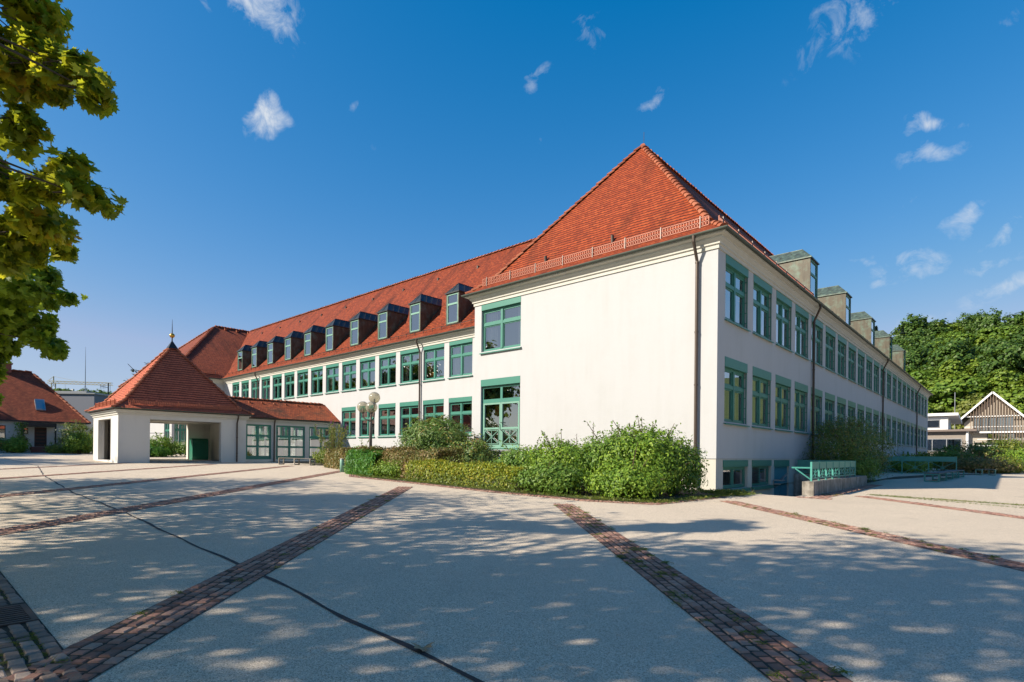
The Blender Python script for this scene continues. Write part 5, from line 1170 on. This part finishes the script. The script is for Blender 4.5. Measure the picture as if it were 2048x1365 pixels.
# weeds and grass
def grass(name, label, spots, n, hh, rad, m=L_GRASS, seed=3):
    rg = np.random.default_rng(seed); k = rg.integers(0, len(spots), n); S = np.array(spots, float)[k]; P = S[:, :2]+rg.normal(size=(n, 2))*rad
    z = np.array([G(a, c_) for a, c_ in P]); h = hh*(.5+rg.random(n)); up = np.column_stack([rg.normal(size=(n, 2))*.4, np.ones(n)]); up /= np.linalg.norm(up, axis=1, keepdims=True)
    N = np.cross(up, rg.normal(size=(n, 3))); P3 = np.column_stack([P, z])+up*(h*.4)[:, None]
    Tn = np.cross(up, N); me = leaf_mesh(name, P3, N, h, 'blade', m, rg, up=-0*up+np.cross(N, Tn)*0+np.cross(up, N))
    o = part(name, me, None); tag(o, label, 'grass', kind='stuff'); return o
sp = [(x, y) for x, y in [(.2+.12*i, -1.1-.03*i) for i in range(10)]] + [(.5+.1*i, -.4-.05*i) for i in range(8)]
grass('grass', 'grass tuft at the foot of the building corner', sp, 2600, .16, .16, seed=4)
sp = [(EDGE[i][0]*(1-s)+EDGE[i+1][0]*s, EDGE[i][1]*(1-s)+EDGE[i+1][1]*s+.42) for i in range(3, len(EDGE)-2) for s in np.linspace(0, 1, 24)]
grass('grass', 'grass fringe along the inside of the brick border', sp, 5200, .13, .13, seed=5)
rg2 = random.Random(5); sp = []
for c_, x0, x1, cnt in ((-8.75, -.4, 7.2, 75), (-1.75, 2.0, 9.0, 46), (-15.35, -6, 3.5, 26)):
    for k in range(cnt): x = rg2.uniform(x0, x1); o = rg2.choice((-.2, -.1, 0, .1, .2, .26, -.26)); sp.append((x+o*.7+.0, c_-x+o*.7))
for k in range(40): sp.append((3.2+.25*math.sin(k), 1.3+k*.1)) if k < 10 else sp.append((4.2+(k-10)*.14, 3.0-(k-10)*.06))
grass('grass', 'weeds and moss tufts growing in the sett joints', sp, 5600, .05, .03, seed=6)
sp = []
for k in range(220): sp.append((rg2.choice((rg2.uniform(-4, 1.1), rg2.uniform(2.4, 3.2))), rg2.choice((-18.78, -18.88, -18.98, -19.08, -19.2, -19.31))))
grass('grass', 'moss in the joints of the paver strip round the drain', sp, 5200, .022, .018, seed=8)
sp = [(4.2+.13*i, 3.0-.02*i) for i in range(40)]
grass('grass', 'thin grass line along the far kerb', sp, 1800, .07, .07, seed=7)
# dry leaf on the tar seam
t = MB(); z = G(4.68, -16.95)+.01; sh = LEAFS['maple']; ca, sa = math.cos(.9), math.sin(.9)
P = [(4.68+.15*(x*ca-(y-.5)*sa), -16.95+.15*(x*sa+(y-.5)*ca), z+.03*abs(x)*2+.02*math.sin(5*y)) for x, y in sh]
cmid = (4.68, -16.95, z+.002); t.add(P+[cmid], [(i, (i+1) % len(P), len(P)) for i in range(len(P))]); o = t.build('fallen_leaf', M_LEAFLITTER); tag(o, 'dry curled brown leaf lying on the dark seam', 'leaf')

# ---------------------------------------------------------------- trees
def maple(label, base, h, lobes, seed, n, leaf, m, trunk_r=.16, nclump=60):
    """lobes: (cx, cy, cz, rx, ry, rz, weight)"""
    rg = np.random.default_rng(seed); gz = G(base[0], base[1]); t = thing('maple_tree', label, 'tree', (base[0], base[1], gz))
    Ps, Ns, tips = [], [], []; W = sum(l[6] for l in lobes)
    for l in lobes:
        k = int(n*l[6]/W); nc = max(4, int(nclump*l[6]/W*2)); csz = max(.10, .27*min(l[3:6])); P, N, C = ellip_clumps(rg, l[:3], l[3:6], nc, max(3, k//nc), csz, .55, .25, -1.0)
        Ps.append(P); Ns.append(N); tips.append((l[:3], [tuple(c_) for c_ in C[:max(3, nc//5)]]))
    P = np.vstack(Ps); N = np.vstack(Ns)*.55 + np.array([0, 0, .35]) + rg.normal(size=(sum(map(len, Ps)), 3))*.6; S = leaf*(.65+.7*rg.random(len(P)))
    part('crown', leaf_mesh('crown', P, N, S, 'maple', m, rg, fold=.25), t)
    b = MB(); fork = gz+h*.32; b.tube([(base[0], base[1], gz-.2), (base[0]+.05, base[1], gz+1.2), (base[0]+.03, base[1]+.04, fork), (base[0], base[1], gz+h*.7)], [trunk_r*1.3, trunk_r, trunk_r*.8, .04], 10)
    for lc, tp in tips:
        z = max(fork-.3, min(gz+h*.55, lc[2]-.8)); p = Vector((base[0]+.03, base[1]+.02, z)); q = Vector(lc); d_ = q-p
        k1 = p+d_*.35+Vector((rg.normal()*.15, rg.normal()*.15, .10*d_.length)); k2 = p+d_*.7+Vector((rg.normal()*.15, rg.normal()*.15, .08*d_.length))
        b.tube([p, k1, k2, q], [.05, .035, .02, .008], 6)
        for e in tp:
            e = Vector(e); k = q.lerp(e, .5)+Vector((rg.normal()*.06, rg.normal()*.06, .05)); b.tube([q-d_*.08, k, e], [.010, .007, .003], 4)
    b.build('trunk', M_BARK, t); return t
from_px = None
# branch lobes that reach into view from the two maples standing just left of the frame
T1 = [(.4, -22.3, 6.7, 2.5, 2.8, 3.3, 50), (.2, -20.9, 4.4, 2.0, 1.5, 1.2, 12), (2.2, -22.4, 6.2, 2.2, 2.0, 2.6, 22), (-4.2, -24.2, 6.0, 2.6, 2.4, 2.2, 34), (-2.6, -22.6, 4.2, 2.0, 1.8, 1.2, 16)]
V1 = [(-2.0, -18.85, 5.9, .75, .4, 1.7, 7), (-1.5, -18.45, 6.65, 0.74, 0.66, 0.60, 10.1), (-1.3, -18.2, 5.98, 0.54, 0.48, 0.43, 7.2), (-0.98, -17.93, 5.98, 0.34, 0.30, 0.24, 2.9), (-0.82, -17.78, 5.72, 0.19, 0.18, 0.14, 1.2), (-1.6, -18.45, 5.3, 0.34, 0.30, 0.31, 2.6), (-1.8, -18.7, 5.9, 0.60, 0.48, 0.60, 5.0),
      (-2.15, -18.3, 4.85, 0.60, 0.48, 0.31, 6.5), (-1.4, -18.02, 4.68, 0.41, 0.36, 0.22, 3.5), (-1.1, -17.78, 4.5, 0.24, 0.22, 0.13, 1.3), (-2.8, -18.25, 4.25, 0.66, 0.48, 0.46, 6.5), (-3.1, -17.98, 4.4, 0.38, 0.36, 0.34, 3.2), (-1.9, -18.8, 7.3, 0.72, 0.60, 0.60, 4.3)]
maple('nearest maple with yellowing leaves reaching in at the upper left edge', (-1.2, -22.4), 10.5, T1+V1, 101, 27000, .145, L_MAPLE)
T2 = [(-9.5, -21.6, 6.2, 3.6, 3.4, 3.6, 60), (-5.6, -21.6, 5.6, 2.6, 2.4, 3.0, 26)]
V2 = [(-9.4, -18.35, 4.0, 1.2, .55, 1.5, 9), (-8.2, -17.65, 4.85, 1.1, .7, .6, 12), (-7.65, -17.28, 4.6, .48, .42, .34, 4), (-8.9, -17.7, 4.0, 1.05, .7, .6, 12), (-8.25, -17.15, 3.62, .5, .42, .3, 4), (-9.5, -17.75, 3.2, .7, .45, .42, 6), (-10.2, -18.2, 2.5, .55, .4, .42, 4), (-11.4, -18.1, 1.9, .4, .3, .4, 2)]
maple('second maple with green leaves hanging at the left edge', (-8.6, -21.9), 10.0, T2+V2, 102, 19000, .155, L_MAPLE2)
maple('third maple behind the second, left of the frame', (-17.5, -22.6), 9.5, [(-17.5, -22.6, 6.0, 3.6, 3.4, 3.2, 60)], 103, 9000, .18, L_MAPLE2)
maple('maple behind the camera whose shadow reaches the right of the plaza', (4.4, -26.0), 11.0, [(4.2, -26.0, 7.4, 3.4, 3.2, 3.0, 60), (2.0, -24.6, 8.6, 2.0, 2.0, 1.6, 14)], 104, 6500, .18, L_MAPLE)
maple('fifth maple behind the nearest one, out of the frame', (-1.8, -27.4), 10.0, [(-1.8, -27.2, 6.4, 3.2, 3.0, 3.0, 60)], 105, 4800, .18, L_MAPLE)

# forest on the hill: five crown shapes, copied tree by tree
def far_tree(seed, h, r, m, mtype='round', n=9000, leaf=.42):
    rg = np.random.default_rng(seed); Ps, Ns = [], []
    if mtype == 'round':
        for k in range(16):
            a = rg.random()*6.28; s = r*.62*math.sqrt(rg.random()); z = h*(.36+.5*rg.random()); rr = r*(.30+.22*rg.random())*(1-.35*max(0, z/h-.6))
            P, N, _ = ellip_clumps(rg, (math.cos(a)*s, math.sin(a)*s, z), (rr, rr, rr*.85), 34, n//544, .15*rr, .45, .7, -.7); Ps.append(P); Ns.append(N)
        P = np.vstack(Ps); N = np.vstack(Ns)
    else:
        z = h*(.12+.88*rg.random(n)**1.3); rad = r*(1-z/h)**.85*(.35+.65*rg.random(n))*(1+.25*np.sin(z*5)); a = rg.random(n)*6.28
        P = np.column_stack([np.cos(a)*rad, np.sin(a)*rad, z-rad*.25]); N = np.column_stack([np.cos(a)*.6, np.sin(a)*.6, np.full(n, .8)])+rg.normal(size=(n, 3))*.3
    if mtype == 'ragged':
        Ps, Ns = [], []
        for k in range(46):
            z = h*(.2+.8*(k/70)); L = r*(1-z/h)**.55*(.5+.55*rg.random()); a = k*2.4+rg.random(); t = rg.random(60)**.8; dr = np.array([math.cos(a), math.sin(a), .12])
            Q = np.array([0, 0, z])+dr*(L*t)[:, None]+np.array([0, 0, -.5])*((t*L/r)**1.0)[:, None]+rg.normal(size=(60, 3))*(.22*(1-t*.6))[:, None]; Ps.append(Q); Ns.append(rg.normal(size=(60, 3))*.4+[0, 0, 1])
        P = np.vstack(Ps); N = np.vstack(Ns); leaf = .5
    me = leaf_mesh('crown', P, N, leaf*(.6+.7*rg.random(len(P))), 'clump' if mtype == 'round' else 'needle', m, rg)
    b = MB(); b.tube([(0, 0, -1.5), (0.1, 0, h*.45), (0, 0, h*.8)], [.32, .22, .06], 7)
    for k in range(6): a = k*1.05; b.tube([(0, 0, h*.35+.2*k), (math.cos(a)*r*.6, math.sin(a)*r*.6, h*.6+.3*k)], [.12, .03], 5)
    return me, b.mesh('trunk', M_BARK)
KINDS = [(far_tree(201, 13, 5.6, L_FOR[0]), 'dark green broadleaf tree on the wooded hill'), (far_tree(202, 12, 5.4, L_FOR[1]), 'mid green broadleaf tree on the wooded hill'), (far_tree(203, 11, 5.2, L_FOR[2]), 'light yellow green tree on the wooded hill'),
         (far_tree(204, 10.5, 4.8, L_FOR[3]), 'olive brown tree on the wooded hill'), (far_tree(205, 17, 3.4, L_SPRUCE, 'cone', 5000, .6), 'dark spruce on the wooded hill'),
         (far_tree(206, 17, 7.5, L_SPRUCE, 'ragged', 2600, .8), 'ragged spruce')]
def plant_tree(k, x, y, s, rz, z=None, label=None, group='trees on the wooded hillside', sz=None):
    z = (G(x, y)+hill(x, y)) if z is None else z; (cr, tr), lab = KINDS[k]
    t = thing('spruce_tree' if k > 3 else 'forest_tree', label or lab, 'tree', (x, y, z), group, rz); t.scale = (s, s, sz or s)
    for nm, me in (('crown', cr), ('trunk', tr)):
        o = bpy.data.objects.new(nm, me); COL.objects.link(o); o.parent = t
    return t
rf = random.Random(17); cnt = 0
for row in range(10):
    y0 = 124 + row*10.0
    for k in range(11):
        x = -30+k*8.0+rf.uniform(-2.5, 2.5)+(row % 2)*4.0; y = y0+rf.uniform(-3.5, 3.5)
        px = (Vector((x, y, 0))-Vector((7.7675, -19.4741, 0))); dd_ = px.dot(CAMF); la = px.dot(CAMR)/dd_
        if la < .62 or la > 1.02: continue
        kk = rf.choices((0, 1, 2, 3, 4), (4, 5, 3, 1.6, .7 if row > 6 else .15))[0]
        if row < 2: kk = rf.choice((2, 3, 1, 2))
        plant_tree(kk, x, y, rf.uniform(.95, 1.5), rf.uniform(0, 6.28), sz=rf.uniform(.85, 1.3)); cnt += 1
# wooded ridge far to the left
KINDS2 = 'tree on the distant ridge beyond the cottage'
for k in range(60):
    a = -285+1.75*k+rf.uniform(-2, 2); d0 = 285+(k % 3)*22+rf.uniform(0, 10); c = D_(a, d0)
    t_ = plant_tree(rf.choice((0, 0, 1)), c.x, c.y, rf.uniform(1.3, 1.8), rf.uniform(0, 6), z=hill(c.x, c.y)+G(c.x, c.y)+2.5+3*math.sin(k*.5), label=KINDS2, group='trees on the distant ridge', sz=rf.uniform(.9, 1.2))
# conifers behind the pavilion
c = D_(-46.6, 75); plant_tree(5, c.x, c.y, 1.0, .6, z=.9, label='spruce with ragged spreading branches rising behind the pavilion finial', group=None)
# trees off to the right that the shaded windows mirror
for i, (x, y, k) in enumerate([(29, 10, 0), (34, 30, 1), (33, 48, 0)]):
    plant_tree(k, x, y, .85, i*1.3, z=-.4, label='broadleaf tree in the row right of the plaza', group='trees right of the plaza')
for i, (x, y, k, sc_) in enumerate([(-58, -32, 1, 1.15), (-70, -30, 0, 1.3), (-82, -29, 2, 1.3), (-95, -29, 1, 1.4), (-110, -29, 0, 1.45), (-127, -30, 1, 1.5), (-46, -33, 0, 1.15)]):
    plant_tree(k, x, y, sc_, i*1.7, label='broadleaf tree in the row beyond the left edge of the plaza', group='trees left of the plaza')
for i, (x, y, rx, ry, h, m, lab) in enumerate([(-39.9, .8, .8, 1.3, 1.9, L_SHRUB, 'bright shrub right behind the corridor glass'), (-40.3, 3.4, .9, 1.3, 2.5, L_DARKB, 'dark shrub behind the middle corridor window'), (-44.5, 3.4, 1.3, 1.2, 2.2, L_SHRUBM, 'green shrub behind the last corridor window')]):
    shrub('shrub', lab, 'shrub', (x, y), (rx, ry, h), m, .14, n=1500, clump=.2, spikes=6, seed=110+i)
